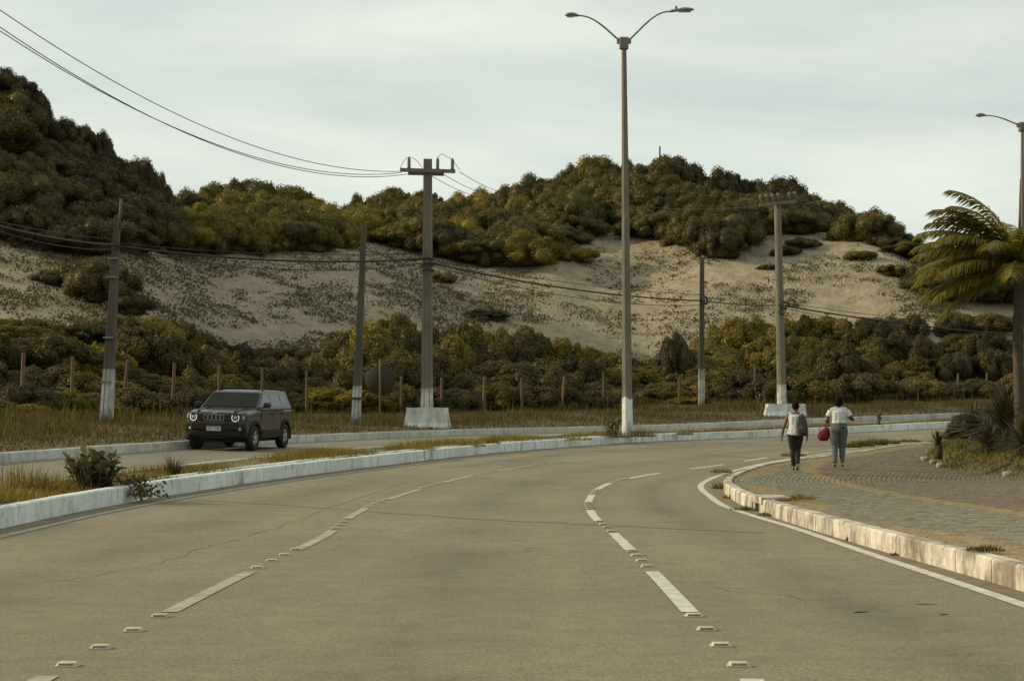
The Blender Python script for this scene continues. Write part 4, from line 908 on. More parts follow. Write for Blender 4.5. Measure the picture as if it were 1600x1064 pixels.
for k,(x,y,w) in enumerate(((1446,718,.26),(1458,723,.20),(1470,728,.24),(1575,742,.26))):
    c=Vector(onroad(x,y,.21)); mb=MB(); rings=[]
    for z,s in ((-.03,.9),(.03,1),(.07,.85),(.085,.5)): rings.append([(w/2*s*math.cos(a)*rnd.uniform(.9,1.1),w/4*s*math.sin(a)*rnd.uniform(.9,1.1),z) for a in np.linspace(0,6.283,9)[:-1]])
    mb.loft(rings); o=mb.build('border_stone',M['pale_stone']); o.location=c; reg(o,['pale border stone at the tip of the garden bed','pale border stone right of the tip stone','pale border stone under the small agave','pale border stone below the largest agave'][k],'stone')
# palm
pb=gd(1592,692); palm=empty('palm_tree',pb); reg(palm,'coconut palm with drooping golden fronds at the right edge','palm tree')
hc=PX(1590,418,pb.y).z-pb.z; mb=MB(); mb.tube([(.02*math.sin(z*2),0,z) for z in np.linspace(-.2,hc,22)],[.13+.010*((k%2)*2-1)+(.05 if k<2 else 0) for k in range(22)],10); mb.build('trunk',M['bark'],palm)
def frond(az, el, L, droop, wl):
    mb=MB(); n=26; d=Vector((math.cos(az),math.sin(az),0)); s=Vector((-math.sin(az),math.cos(az),0)); pts=[]; p=Vector((0,0,0)); ang=el
    for k in range(n+1):
        pts.append(p.copy()); p=p+(d*math.cos(ang)+Vector((0,0,1))*math.sin(ang))*(L/n); ang-=droop/n*(.5+1.1*k/n)
    mb.tube(pts,[.035*(1-.8*k/n)+.004 for k in range(n+1)],5)
    for k in range(4,n*3):
        f=k/(n*3); i=min(int(f*n),n-1); q=pts[i].lerp(pts[i+1],f*n-i); tg=(pts[i+1]-pts[i]).normalized(); up=s.cross(tg)*-1
        ll=wl*math.sin(math.pi*(.12+.80*f))**.7*rnd.uniform(.85,1.1)
        for sg in (-1,1):
            dv=(s*sg*.72+tg*.62+Vector((0,0,-.28))+up*.12+Vector((rnd.uniform(-.1,.1),rnd.uniform(-.1,.1),rnd.uniform(-.1,.1)))).normalized(); w=.024
            a=q+dv*ll*.5+Vector((0,0,-.04*ll)); b=q+dv*ll+Vector((0,0,-.30*ll)); wv=tg*w
            mb.add([q-wv*.5,q+wv*.5,a+wv,a-wv,b],[(0,1,2,3),(3,2,4)],False)
    return mb
FR=[(182,-20,2.4,.6),(172,-2,2.6,.8),(188,14,2.7,1.0),(180,34,2.75,1.2),(192,66,2.5,1.4),(174,52,2.6,1.3),(180,76,2.75,1.45),(184,60,2.75,1.4),(176,43,2.75,1.25),(186,27,2.75,1.1),(178,10,2.65,.95),(190,-6,2.4,.7),(170,62,2.5,1.5),(197,42,2.5,1.4),(164,22,2.5,1.1),(203,14,2.4,1.0),(235,35,2.4,1.4),(265,50,2.4,1.5),(250,10,2.3,1.0),(300,30,2.4,1.3),(330,60,2.5,1.5),(0,40,2.5,1.3),(10,10,2.5,1.0),(25,66,2.5,1.5),(350,-5,2.3,.7),(60,30,2.4,1.3),(90,62,2.4,1.4),(120,25,2.4,1.2),(140,50,2.4,1.4)]
for az,el,L,dr in FR:
    o=frond(math.radians(az),math.radians(el),L*.97,dr*.86,.60).build('frond',M['palm'],palm,False); o.location=(0,0,hc)
mb=MB(); mb.tube([(0,0,hc-.1),(.02,0,hc+1.15),(.03,0,hc+2.1)],[.05,.03,.008],6); mb.build('spear_leaf',M['palm'],palm)

# litter on the road
M['litter']=mat('litter',(.035,.028,.018),(.06,.05,.03),20,.9)
for k,((x,y),L,l) in enumerate((((1345,957),.10,'short dark stick on the road in the right lane'),((1475,961),.06,'small dark scrap on the road near the right edge line'),((1447,945),.14,'thin brown twig on the road in the right lane'))):
    c=onroad(x,y); mb=MB(); mb.tube([(-L/2,0,.005),(-L*.1,.004,.006),(L/2,-.004,.005)],[.0035,.0045,.003],6); o=mb.build('stick',M['litter']); o.location=c; o.rotation_euler=(0,0,rnd.uniform(-.3,.3)); reg(o,l,'stick')

# ================================================================== CAR
M['car_paint']=mat('car_paint',(.010,.009,.0072),(.008,.0075,.006),3,.28,spec=.35,coat=.28)
M['car_plastic']=mat('car_plastic',(.014,.012,.009),(.020,.017,.013),30,.65,spec=.2)
M['car_glass']=mat('car_glass',(.010,.010,.008),(.012,.010,.007),3,.10,spec=.10)
M['side_glass']=mat('side_glass',(.03,.033,.03),(.03,.033,.03),3,.08,spec=.5); M['tyre']=mat('tyre',(.014,.013,.011),(.022,.020,.017),20,.85)
M['alloy']=mat('alloy',(.42,.39,.33),(.34,.31,.26),9,.35,metal=.3)
M['chrome']=mat('chrome',(.42,.39,.33),(.38,.35,.30),9,.3,metal=.4)
M['drl']=mat('day_lamp',(.8,.8,.75),(.8,.8,.75),9,.3,emit=(1.0,.92,.74,.55))
M['lamp_clear']=mat('lamp_clear',(.38,.37,.33),(.30,.29,.26),9,.15,spec=.6)
M['lamp_dark']=mat('lamp_dark',(.03,.028,.022),(.04,.037,.03),9,.15,spec=.6)
M['plate']=mat('plate_white',(.52,.53,.49),(.46,.47,.43),9,.5); M['plate_ink']=mat('plate_ink',(.03,.03,.03),(.03,.03,.03),9,.6); M['plate_blue']=mat('plate_blue',(.09,.11,.15),(.09,.11,.15),9,.5)
M['slot_black']=mat('slot_black',(.003,.003,.002),(.004,.004,.003),9,.9,spec=.05); M['red_lens']=mat('red_lens',(.25,.02,.015),(.2,.02,.015),9,.2)
def rrect(w,h,r,n=5):
    out=[]
    for cx_,cy_,a0 in ((w/2-r,h/2-r,0),(-w/2+r,h/2-r,90),(-w/2+r,-h/2+r,180),(w/2-r,-h/2+r,270)):
        for k in range(n): a=math.radians(a0+90*k/(n-1)); out.append((cx_+r*math.cos(a),cy_+r*math.sin(a)))
    return out
def text_mesh(s, size, depth, name):
    cu=bpy.data.curves.new(name,'FONT'); cu.body=s; cu.size=size; cu.extrude=depth; cu.align_x='CENTER'; cu.align_y='CENTER'; o=bpy.data.objects.new(name,cu); col.objects.link(o)
    me=bpy.data.meshes.new_from_object(o.evaluated_get(bpy.context.evaluated_depsgraph_get())); bpy.data.objects.remove(o); me.name=name; me.materials.clear(); return me
def build_car(loc, rz, scale):
    car=empty('car',loc,rz); car.scale=(scale,)*3; reg(car,'black boxy compact off-road car driving towards the camera on the far road','car')
    def arc(cy,r,a0,a1,n=9): return [(cy+r*math.cos(math.radians(a0+(a1-a0)*k/(n-1))),.36+r*math.sin(math.radians(a0+(a1-a0)*k/(n-1)))) for k in range(n)]
    prof=[(-2.03,.44),(-1.74,.38)]+arc(-1.30,.41,176,4)+[(-.86,.33),(.83,.33)]+arc(1.27,.41,176,4)+[(1.71,.33),(1.95,.34),(2.07,.44),(2.10,.62),(2.10,.74),(2.085,.90),(2.06,1.00),(2.00,1.055),(1.85,1.085),(1.45,1.125),(.95,1.16),(.4,1.15),(-1.0,1.16),(-1.98,1.16),(-2.07,1.08),(-2.09,.80),(-2.08,.58)]
    cyc=sum(p[0] for p in prof)/len(prof)
    def slice_(x, inset):
        out=[]; ax=abs(x)/.9
        for (y,z) in prof:
            yy,zz=y,z
            if y>1.72 and z>.3: yy-= (.16*ax**2.6)*(min(1,(y-1.72)/.3))
            if y<-1.8: yy+= .10*ax**3
            if z>1.0: zz-= .030*ax**2+ (.035 if ax>.93 else 0)
            if inset:
                yy+= -inset if yy>1.8 else (inset if yy<-1.8 else 0)
                if z>.95: zz-=inset
            xx=x
            if y>1.4: xx=x*(1-.035*((y-1.4)/.7)**2)
            if z<.5: xx*=.985
            out.append((xx,yy,zz))
        return out
    mb=MB(); mb.loft([slice_(x,i) for x,i in ((-.895,.045),(-.885,.02),(-.86,.006),(-.78,0),(-.5,0),(0,0),(.5,0),(.78,0),(.86,.006),(.885,.02),(.895,.045))],smooth=False)
    body=mb.build('body',M['car_paint'],car)
    bv=body.modifiers.new('b','BEVEL'); bv.width=.018; bv.segments=2; bv.limit_method='ANGLE'; bv.angle_limit=math.radians(40)
    # hood ridge lines
    for s in (-1,1):
        mb=MB(); mb.tube([(s*.52,.98,1.155),(s*.55,1.5,1.122),(s*.52,1.9,1.068)],[(.05,.012)]*3,6,up=(0,0,1)); mb.build('hood_crease',M['car_paint'],body)
    mb=MB(); mb.box((0,1.98,.44),(1.5,.10,.02)); mb.build('bumper_trim',M['car_plastic'],body)
    mb=MB(); mb.box((0,0,.30),(1.3,3.2,.14)); mb.build('underbody',M['car_plastic'],car)
    # cabin
    zb,zr=1.13,1.64
    def ring(f,y0,y1,x,z,b=.10):
        return [(-x+b,y1,z),(x-b,y1,z),(x,y1-b,z),(x,y0+b,z),(x-b,y0,z),(-x+b,y0,z),(-x,y0+b,z),(-x,y1-b,z)]
    mb=MB(); mb.loft([ring(0,-2.03,1.02,.86,1.10,.04),ring(0,-2.02,.96,.845,1.16,.04),ring(0,-1.90,.30,.715,1.575,.06),ring(0,-1.82,.18,.67,1.62,.08),ring(0,-1.6,-.05,.50,1.645,.10)],smooth=False); cab=mb.build('cabin',M['car_paint'],car)
    bv=cab.modifiers.new('b','BEVEL'); bv.width=.03; bv.segments=2; bv.limit_method='ANGLE'; bv.angle_limit=math.radians(35)
    def lerp3(a,b,f): return tuple(a[i]+(b[i]-a[i])*f for i in range(3))
    def panel(name, quad, m, parent, out=.012, th=.012):
        q=[Vector(v) for v in quad]; n_=(q[1]-q[0]).cross(q[3]-q[0]).normalized()
        cc=sum(q,Vector())/4
        if n_.dot(cc-Vector((0,-.5,1.0)))<0: n_=-n_
        mb=MB(); mb.loft([[v+n_*(out-th-.02) for v in q],[v+n_*out for v in q]]); return mb.build(name,m,parent)
    # windscreen
    panel('windscreen',[(-.76,.925,1.185),(.76,.925,1.185),(.665,.325,1.565),(-.665,.325,1.565)],M['car_glass'],car)
    panel('rear_window',[(-.70,-2.005,1.22),(.70,-2.005,1.22),(.63,-1.925,1.54),(-.63,-1.925,1.54)],M['car_glass'],car)
    def sx(z): return .845+(.715-.845)*(z-1.16)/(1.575-1.16)
    for s in (-1,1):
        for nm_,pts in (('front_window',[(.66,1.20),(-.18,1.20),(-.18,1.53),(.28,1.53)]),('rear_side_window',[(-.26,1.20),(-1.08,1.20),(-1.05,1.53),(-.26,1.53)]),('quarter_window',[(-1.15,1.23),(-1.62,1.30),(-1.56,1.52),(-1.12,1.53)])):
            panel(nm_,[(s*sx(z),y,z) for y,z in pts],M['side_glass'],car,.006)
        # doors
        for (y0,y1) in ((-.22,.80),(-1.12,-.24)):
            rp_=[(y0+.02,.42),(y1-.02,.42),(y1-.02,1.10),(y0+.02,1.10)]
            mb=MB(); mb.loft([[(s*.87,y,z) for y,z in rp_],[(s*(.901 if z>.5 else .896),y,z) for y,z in rp_]]); d=mb.build('door',M['car_paint'],car)
            h_=MB(); h_.box((s*.918,y0+.15,.99),(.035,.17,.035),bevel=.008); h_.build('handle',M['car_plastic'],d)
        mb=MB(); mb.box((s*.895,-.02,.385),(.05,1.62,.12),bevel=.02); mb.build('sill',M['car_plastic'],car)
        mb=MB(); mb.box((s*.908,-.15,.50),(.02,1.72,.12)); mb.build('side_moulding',M['car_plastic'],car)
        # wheel-arch cladding and wheels
        for cy in (1.27,-1.30):
            mb=MB(); rings=[]
            for k in range(15):
                a=math.radians(-12+204*k/14); c_,s_=math.cos(a),math.sin(a); sq=1.06
                rings.append([(s*.865,cy+.395*c_,.36+.395*s_),(s*.925,cy+.395*c_,.36+.395*s_),(s*.925,cy+.47*c_*1.0,.36+.475*s_),(s*.87,cy+.485*c_,.36+.49*s_)])
            mb.loft(rings); mb.build('wheel_arch',M['car_plastic'],car)
            w=empty('wheel',(s*.80,cy,.345)); w.parent=car
            RX=Matrix.Rotation(math.radians(90),4,'Y')
            ty=MB(); ty.lathe([(.20,-.10),(.235,-.108),(.30,-.112),(.333,-.10),(.345,-.07),(.345,.07),(.333,.10),(.30,.112),(.235,.108),(.20,.10)],32,RX,cap=False); ty.build('tyre',M['tyre'],w)
            rm=MB(); rm.lathe([(.232,-.09),(.238,-.104),(.222,-.104),(.205,-.06),(.20,.06),(.222,.104),(.238,.104),(.232,.09)],32,RX,cap=False)
            rim=rm
            for k in range(5):
                for da in (-.16,.16):
                    a=2*math.pi*k/5+.3; p0=Vector((s*.075,.04*math.cos(a+da*1.5),.04*math.sin(a+da*1.5))); p1=Vector((s*.088,.225*math.cos(a+da),.225*math.sin(a+da))); rim.tube([p0,p1],[.020,.015],5)
            rim.lathe([(.06,-.03),(.06,.03),(.03,.04)],14,Matrix.Translation((s*.07,0,0))@RX); rim.build('rim',M['alloy'],w)
            dk=MB(); dk.lathe([(.20,-.01),(.20,.01)],24,Matrix.Translation((s*.02,0,0))@RX); dk.build('brake_disc',M['car_plastic'],w)
        # mirrors, rails, lamps
        mb=MB(); mb.box((s*1.0,.64,1.24),(.20,.11,.15),bevel=.035); mr=mb.build('mirror',M['car_paint'],car)
        mb=MB(); mb.tube([(s*.86,.62,1.17),(s*.94,.64,1.20)],.025,6); mb.build('mirror_stalk',M['car_plastic'],mr)
        mb=MB(); mb.tube([(s*.64,.08,1.60),(s*.645,-.06,1.685),(s*.645,-.5,1.70),(s*.645,-1.2,1.70),(s*.645,-1.55,1.68),(s*.64,-1.72,1.60)],.020,8); mb.build('roof_rail',M['car_plastic'],car)
        fy=2.088; hx=s*.585; zz=.905
        RXX=Matrix.Rotation(math.radians(-90),4,'X')
        TR=Matrix.Translation((hx,fy-.075,zz))@Matrix.Rotation(math.radians(-s*10),4,'Z')@RXX
        mb=MB(); mb.lathe([(.125,-.03),(.128,.05),(.112,.058),(.095,.045),(.06,.05),(.02,.055)],28,TR); hl=mb.build('headlight',M['lamp_dark'],car)
        mb=MB(); pts=[TR@Vector((.096*math.cos(a),.096*math.sin(a),.058)) for a in np.linspace(math.radians(-40),math.radians(220),26)]
        # the lit ring is open at the top
        mb.tube(pts,.0085,6); mb.build('daylight_ring',M['drl'],hl)
        mb=MB(); mb.lathe([(.05,.04),(.045,.07),(.02,.08)],16,TR); mb.build('projector',M['lamp_clear'],hl)
        mb=MB(); mb.box((s*.79,1.965,.91),(.05,.06,.10),rot=Matrix.Rotation(math.radians(-s*28),3,'Z'),bevel=.01); mb.build('indicator',M['lamp_clear'],car)
        mb=MB(); mb.lathe([(.045,-.02),(.045,.03),(.03,.035)],16,Matrix.Translation((s*.70,1.99,.60))@RXX); mb.build('fog_light',M['lamp_clear'],car)
        mb=MB(); mb.box((s*.75,-2.07,.95),(.18,.06,.26),bevel=.02); mb.build('tail_light',M['red_lens'],car)
        mb=MB(); mb.box((s*.70,1.985,.60),(.26,.03,.17),bevel=.012); mb.build('bumper_recess',M['car_plastic'],car)
    # grille with seven slots
    mb=MB(); mb.box((0,2.075,.905),(.92,.06,.20),bevel=.02); gr=mb.build('grille',M['car_paint'],car)
    for k in range(7):
        x=(k-3)*.118; 
        mb=MB(); o_=rrect(.100,.170,.036); i_=rrect(.084,.152,.030); y=2.108-.02*(x/.4)**2
        mb.loft([[(x+a,y-.02,.905+b) for a,b in o_],[(x+a,y+.006,.905+b) for a,b in o_],[(x+a,y+.006,.905+b) for a,b in i_],[(x+a,y-.02,.905+b) for a,b in i_]],cap=False); sl=mb.build('grille_slot',M['chrome'],gr)
        mb=MB(); mb.loft([[(x+a,y-.02,.905+b) for a,b in i_],[(x+a,y-.004,.905+b) for a,b in i_]]); mb.build('slot_mesh',M['slot_black'],sl)
    mb=MB(); mb.box((0,2.05,.665),(1.34,.10,.20),bevel=.03); mb.build('bumper_upper',M['car_plastic'],car)
    mb=MB(); mb.box((0,2.03,.47),(1.46,.10,.14),bevel=.03); mb.build('bumper_lower',M['car_plastic'],car)
    mb=MB(); mb.box((-.0,2.108,.615),(.40,.012,.13)); pl=mb.build('number_plate',M['plate'],car)
    mb=MB(); mb.box((-.0,2.1155,.668),(.396,.004,.022)); mb.build('plate_band',M['plate_blue'],pl)
    tm=text_mesh('SSC1T86',.098,.002,'plate_text'); tm.materials.append(M['plate_ink']); o=link('plate_text',tm,pl); o.rotation_euler=(math.pi/2,0,math.pi); o.location=(0,2.117,.606)
    tm=text_mesh('Jeep',.085,.004,'hood_lettering'); tm.materials.append(M['chrome']); o=link('hood_lettering',tm,body); o.rotation_euler=(math.radians(75),0,math.pi); o.location=(0,2.068,1.035)
    return car
fa=Vector(hit(350,703)); tcar,_=tq(fa.x,fa.y); ic=int(np.searchsorted(TT,tcar[0])); fwd=Vector((-tan[ic,0],-tan[ic,1],0)).normalized()
ang=math.radians(4.5); fwd=Matrix.Rotation(ang,3,'Z')@fwd
CS=55.0*fa.y/F; print('car at',fa,'scale would be',CS)
CS=min(1.0,max(.94,CS)); cen=fa-fwd*1.27*CS
def rz_(v): t,q=tq(v.x,v.y); return float(hz(t,q)[0])
side=Vector((fwd.y,-fwd.x,0)); zf=rz_(fa); zr_=rz_(fa-fwd*2.57*CS); zl=rz_(cen-side*.8); zrr=rz_(cen+side*.8)
cen.z=(zf+zr_)/2
car=build_car(cen,math.atan2(-fwd.x,fwd.y),CS)
car.rotation_euler=(math.atan2(zf-zr_,2.57*CS),math.atan2(zl-zrr,1.6),math.atan2(-fwd.x,fwd.y))

# ================================================================== PEOPLE
M['skin']=mat('skin',(.17,.085,.048),(.14,.068,.038),8,.55); M['skin_dark']=mat('skin_dark',(.115,.058,.033),(.095,.047,.027),8,.55)
M['hair']=mat('hair',(.010,.007,.005),(.016,.011,.008),60,.9,.6,.01,spec=.04)
def cloth(n,c1,c2,s=9,b=.9): return mat(n,c1,c2,s,.9,b,.05,detail=4,stretch=(1,1,.5))
M['white_cloth']=cloth('white_cloth',(.56,.57,.54),(.46,.47,.45)); M['black_cloth']=cloth('black_cloth',(.016,.013,.010),(.024,.020,.015)); M['denim']=cloth('denim',(.105,.112,.105),(.080,.086,.082)); M['bag_dark']=cloth('bag_dark',(.062,.056,.042),(.042,.038,.029)); M['bag_red']=cloth('bag_red',(.16,.016,.022),(.105,.010,.016)); M['sandal']=mat('sandal',(.40,.33,.27),(.3,.25,.2),9,.8)
def remesh(name, chains, voxel, m, parent, smooth=4):
    mb=MB()
    for ch in chains:
        pts=[c[:3] for c in ch['p']]; mb.tube(pts,[c[3] if len(c)==4 else (c[3],c[4]) for c in ch['p']],ch.get('n',12),up=ch.get('up',(0,1,0)))
    tmp=mb.build('tmp',None); md=tmp.modifiers.new('r','REMESH'); md.mode='VOXEL'; md.voxel_size=voxel; md.use_smooth_shade=True
    if smooth: s=tmp.modifiers.new('s','SMOOTH'); s.iterations=smooth; s.factor=.5
    me=bpy.data.meshes.new_from_object(tmp.evaluated_get(bpy.context.evaluated_depsgraph_get())); bpy.data.objects.remove(tmp); me.name=name; me.materials.clear()
    me.polygons.foreach_set('use_smooth',[True]*len(me.polygons)); return link(name,me,parent,m)
def ch(*p,up=(0,1,0),n=12): return {'p':list(p),'up':up,'n':n}
def hand(w, d, s, fwd_=(0,1,0)):
    """palm and five fingers from wrist w along direction d; s = side of the thumb"""
    w=Vector(w); d=Vector(d).normalized(); f=Vector(fwd_); a=d.cross(f).normalized(); f=a.cross(d).normalized(); out=[ch((*w,.026,.020),(*(w+d*.04),.020,.034),(*(w+d*.085),.017,.038),n=10)]
    for k,(o_,l) in enumerate(((.030,.066),(.010,.076),(-.010,.070),(-.029,.055))):
        b=w+d*.075+f*o_; m1=b+d*l*.5+a*s*.006; m2=m1+d*l*.38+a*s*.020; out.append(ch((*b,.0105),(*m1,.0098),(*m2,.008),n=8))
    b=w+d*.03+f*.030; out.append(ch((*b,.012),(*(b+d*.03+f*.026),.011),(*(b+d*.062+f*.030+a*s*.01),.009),n=8)); return out
def head(c, tilt=0.0):
    x,y,z=c
    return [ch((x,y-.005,z-.13,.048,.05),(x,y,z-.10,.052,.062),(x,y+.012,z-.07,.064,.082),(x,y+.004,z-.01,.073,.094),(x,y-.002,z+.05,.072,.092),(x,y-.005,z+.09,.052,.066),(x,y-.005,z+.108,.02,.026)),
            ch((x,y+.094,z+.0,.010),(x,y+.108,z-.03,.016),(x,y+.098,z-.042,.012),n=8),                       # nose
            ch((x-.026,y+.078,z-.072,.008),(x,y+.090,z-.074,.011),(x+.026,y+.078,z-.072,.008),up=(0,0,1),n=8),  # mouth
            ch((x-.045,y+.078,z+.022,.010),(x,y+.092,z+.026,.012),(x+.045,y+.078,z+.022,.010),up=(0,0,1),n=8)]+\
           [ch((x+s*.070,y-.004,z-.035,.012,.014),(x+s*.082,y-.010,z-.005,.012,.022),(x+s*.078,y-.008,z+.022,.008,.014),n=8) for s in (-1,1)]
def foot(a, toe, r=.034): a=Vector(a); t=Vector(toe); d=(t-a); return ch((*(a-d*.18),.028,.026),(*a,.034,.036),(*(a+d*.55),.038,.024),(*(a+d*.9),.036,.016),(*t,.022,.012),up=(0,0,1))
# -- walker in sleeveless shirt
pa=Vector(hit(1243,735.5,.215)); ta,qa_=tq(pa.x,pa.y); A=empty('person',pa,math.radians(-8)); KA=108.5*pa.y/F/1.565; A.scale=(KA,)*3
reg(A,'person in white sleeveless top and black trousers walking away with a bag','person')
legL=[(-.085,.0,.84,.092,.10),(-.075,.02,.66,.074,.082),(-.055,.035,.47,.055,.058),(-.050,.01,.32,.050,.056),(-.045,-.02,.10,.033,.036)]
legR=[(.085,0,.84,.092,.10),(.070,.05,.66,.074,.082),(.050,.085,.48,.055,.058),(.045,-.02,.36,.050,.056),(.040,-.17,.17,.033,.036)]
torso=[(0,0,.78,.13,.10),(0,0,.86,.165,.125),(0,0,.95,.150,.112),(0,0,1.03,.140,.102),(0,0,1.13,.150,.105),(0,0,1.22,.158,.098),(0,0,1.275,.115,.075),(0,0,1.31,.055,.052)]
sh=[(-.165,0,1.245,.046,.048),(-.08,0,1.275,.05,.05),(.08,0,1.275,.05,.05),(.165,0,1.245,.046,.048)]
armL=[(-.168,0,1.245,.050,.050),(-.215,-.015,1.12,.043,.045),(-.258,-.02,1.0,.037,.038),(-.285,.015,.88,.033,.034),(-.305,.05,.775,.024,.022)]
armR=[(.168,0,1.245,.050,.050),(.205,-.02,1.12,.043,.045),(.235,-.03,1.0,.037,.038),(.250,.0,.88,.033,.034),(.258,.03,.775,.024,.022)]
remesh('body',[ch(*legL),ch(*legR),ch(*torso),ch(*sh,up=(0,0,1)),ch(*armL),ch(*armR),ch((0,0,1.27,.058,.055),(0,.005,1.36,.050,.052))]+head((0,.012,1.455))+hand((-.305,.05,.775),(-.10,.12,-1),1)+hand((.258,.03,.775),(.05,.10,-1),-1)+[foot((-.045,-.01,.045),(-.055,.13,.02)),foot((.04,-.175,.135),(.035,-.085,.02))],.0075,M['skin'],A)
g=lambda c,e:[(p[0],p[1],p[2],p[3]+e,p[4]+e) for p in c]
remesh('sleeveless_top',[ch((-.005,0,.80,.185,.138),*[(p[0],p[1],p[2],p[3]+.024,p[4]+.022) for p in torso[1:6]],(0,0,1.272,.128,.078)),ch((-.148,0,1.256,.052,.058),(0,0,1.27,.05,.056),(.148,0,1.256,.052,.058),up=(0,0,1))],.009,M['white_cloth'],A,6)
remesh('trousers',[ch((0,0,.92,.152,.118),(0,0,.86,.176,.134),(0,0,.79,.165,.122)),ch(*g(legL,.016)),ch(*g(legR,.016))],.009,M['black_cloth'],A,4)
remesh('hair',[ch((0,-.028,1.385,.050,.045),(0,-.022,1.42,.074,.076),(0,-.014,1.47,.082,.090),(0,-.004,1.52,.078,.094),(0,0,1.555,.056,.068),(0,0,1.572,.02,.025))],.008,M['hair'],A,3)
for nm_,(a,b) in (('sandal',((-.045,-.045,.006),(-.055,.145,.006))),('sandal',((.045,-.235,.145),(.035,-.075,.010)))):
    mb=MB(); a,b=Vector(a),Vector(b); mb.tube([a,a.lerp(b,.15),a.lerp(b,.6),a.lerp(b,.92),b],[(.022,.006),(.034,.007),(.042,.007),(.036,.007),(.016,.006)],10,up=(0,0,1)); mb.build(nm_,M['sandal'],A)
# backpack on the right shoulder
bp=empty('backpack',pa+Matrix.Rotation(math.radians(-8),3,'Z')@Vector((.150*KA,-.165*KA,.785*KA)),math.radians(-8)); bp.scale=(KA,)*3; reg(bp,'dark grey backpack slung on the shoulder of the walker in black trousers','backpack')
def pouch(rows, n=20, e=2.6):
    rings=[]
    for (x,y,z,rx,ry) in rows:
        r=[]
        for k in range(n):
            a=2*math.pi*k/n; c_,s_=math.cos(a),math.sin(a); r.append((x+rx*abs(c_)**(2/e)*math.copysign(1,c_),y+ry*abs(s_)**(2/e)*math.copysign(1,s_),z))
        rings.append(r)
    mb=MB(); mb.loft(rings,smooth=True); return mb
pouch([(.01,0,0,.07,.045),(.005,0,.02,.105,.07),(0,0,.10,.118,.082),(-.005,0,.22,.120,.080),(-.01,0,.34,.108,.068),(-.02,0,.42,.082,.052),(-.03,0,.465,.045,.03),(-.03,0,.478,.015,.012)]).build('pack_body',M['bag_dark'],bp)
pouch([(.005,-.075,.05,.06,.012),(0,-.085,.08,.082,.024),(0,-.088,.16,.082,.024),(-.003,-.082,.22,.06,.012)]).build('front_pocket',M['bag_dark'],bp)
mb=MB(); mb.tube([(-.03,.045,.44),(-.005,.12,.49),(.005,.23,.475),(.02,.29,.38),(.03,.27,.20),(.04,.10,.06)],[(.026,.007)]*6,8,up=(1,0,0)); mb.build('strap',M['bag_dark'],bp)
# -- walker in T-shirt and jeans
pb_=Vector(hit(1310.5,730,.215)); Bp=empty('person',pb_,math.radians(-10)); KB=111.0*pb_.y/F/1.62; Bp.scale=(KB,)*3
reg(Bp,'person in white T-shirt and grey jeans walking away beside the pavement strip','person')
bL=[(-.095,0,.86,.105,.115),(-.095,-.01,.66,.084,.092),(-.09,.0,.48,.062,.066),(-.088,-.05,.34,.056,.062),(-.085,-.13,.11,.035,.037)]
bR=[(.095,0,.86,.105,.115),(.09,.03,.66,.084,.092),(.08,.05,.48,.062,.066),(.078,.04,.34,.056,.062),(.075,.02,.10,.035,.037)]
bT=[(0,0,.80,.15,.12),(0,0,.88,.185,.14),(0,0,.98,.165,.125),(0,0,1.05,.150,.112),(0,0,1.15,.160,.115),(0,0,1.26,.172,.105),(0,0,1.32,.125,.08),(0,0,1.355,.058,.055)]
bS=[(-.178,0,1.29,.05,.05),(-.08,0,1.32,.052,.05),(.08,0,1.32,.052,.05),(.178,0,1.29,.05,.05)]
aL=[(-.182,0,1.29,.054,.054),(-.225,-.02,1.17,.047,.049),(-.262,-.03,1.06,.040,.042)]; aL2=[(-.262,-.03,1.06,.041,.041),(-.262,.07,1.04,.036,.036),(-.245,.17,1.045,.025,.023)]
aR=[(.182,0,1.29,.054,.054),(.245,-.01,1.18,.047,.049),(.315,-.005,1.09,.040,.042)]; aR2=[(.315,-.005,1.09,.041,.041),(.285,.09,1.10,.036,.036),(.215,.18,1.13,.025,.023)]
remesh('body',[ch(*bL),ch(*bR),ch(*bT),ch(*bS,up=(0,0,1)),ch(*aL),ch(*aL2,up=(0,0,1)),ch(*aR),ch(*aR2,up=(0,0,1)),ch((0,0,1.32,.06,.057),(0,.005,1.41,.052,.054))]+head((0,.012,1.505))+hand((-.245,.17,1.045),(.15,1,.0),1,(0,0,1))+hand((.215,.18,1.13),(-.6,.7,.1),-1,(0,0,1))+[foot((-.085,-.135,.075),(-.082,-.02,.02)),foot((.075,.025,.045),(.085,.165,.02))],.0075,M['skin_dark'],Bp)
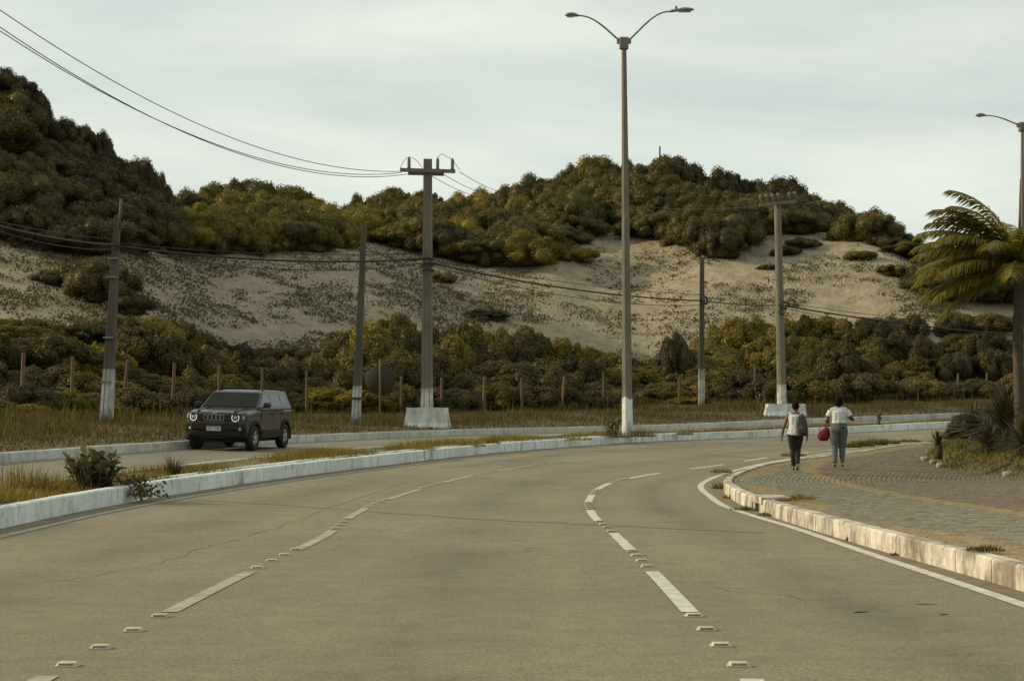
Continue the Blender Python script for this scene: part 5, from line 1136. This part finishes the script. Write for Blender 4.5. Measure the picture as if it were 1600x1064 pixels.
remesh('t_shirt',[ch((0,0,1.005,.182,.142),(0,0,1.06,.172,.134),*[(p[0],p[1],p[2],p[3]+.024,p[4]+.022) for p in bT[4:6]],(0,0,1.315,.138,.086),(0,0,1.34,.075,.066)),ch(*[(p[0],p[1],p[2],p[3]+.014,p[4]+.014) for p in bS],up=(0,0,1)),ch((-.18,0,1.292,.066,.066),(-.235,-.018,1.155,.070,.070)),ch((.18,0,1.292,.066,.066),(.258,-.008,1.165,.070,.070))],.009,M['white_cloth'],Bp,5)
remesh('jeans',[ch((0,0,1.045,.163,.126),(0,0,.97,.178,.138),(0,0,.88,.200,.156),(0,0,.80,.180,.135)),ch(*g(bL,.015)),ch(*g(bR,.015))],.009,M['denim'],Bp,4)
remesh('hair',[ch((0,-.035,1.40,.062,.05),(0,-.035,1.44,.092,.085),(0,-.025,1.50,.102,.108),(0,-.012,1.56,.098,.112),(0,0,1.605,.075,.088),(0,0,1.63,.03,.035))],.008,M['hair'],Bp,2)
mb=MB(); mb.box((.10,-.152,.90),(.10,.012,.022)); mb.build('back_pocket',M['black_cloth'],Bp)
for (a,b) in (((-.085,-.19,.075),(-.082,-.01,.010)),((.072,-.01,.006),(.086,.178,.006))):
    mb=MB(); a,b=Vector(a),Vector(b); mb.tube([a,a.lerp(b,.15),a.lerp(b,.6),a.lerp(b,.92),b],[(.022,.006),(.034,.007),(.042,.007),(.036,.007),(.016,.006)],10,up=(0,0,1)); mb.build('sandal',M['sandal'],Bp)
# red bag hanging from the forearm
hb=empty('handbag',pb_+Matrix.Rotation(math.radians(-10),3,'Z')@Vector((-.335*KB,.03*KB,.60*KB)),math.radians(-10)); hb.scale=(KB,)*3; reg(hb,'dark red drawstring bag hanging from the arm of the walker in jeans','bag')
mb=pouch([(.0,0,0,.05,.03),(-.005,0,.02,.105,.07),(-.01,0,.08,.140,.095),(-.005,0,.15,.142,.095),(.02,0,.22,.112,.078),(.045,0,.27,.075,.052),(.06,0,.305,.045,.034),(.065,0,.31,.02,.015)],20,2.2); mb.build('pouch',M['bag_red'],hb)
for y in (-.028,.028):
    mb=MB(); mb.tube([(.03,y,.26),(.045,y,.36),(.07,y*.6,.432),(.095,y,.36),(.085,y,.26)],[(.012,.006)]*5,8,up=(0,1,0)); mb.build('strap',M['bag_red'],hb)
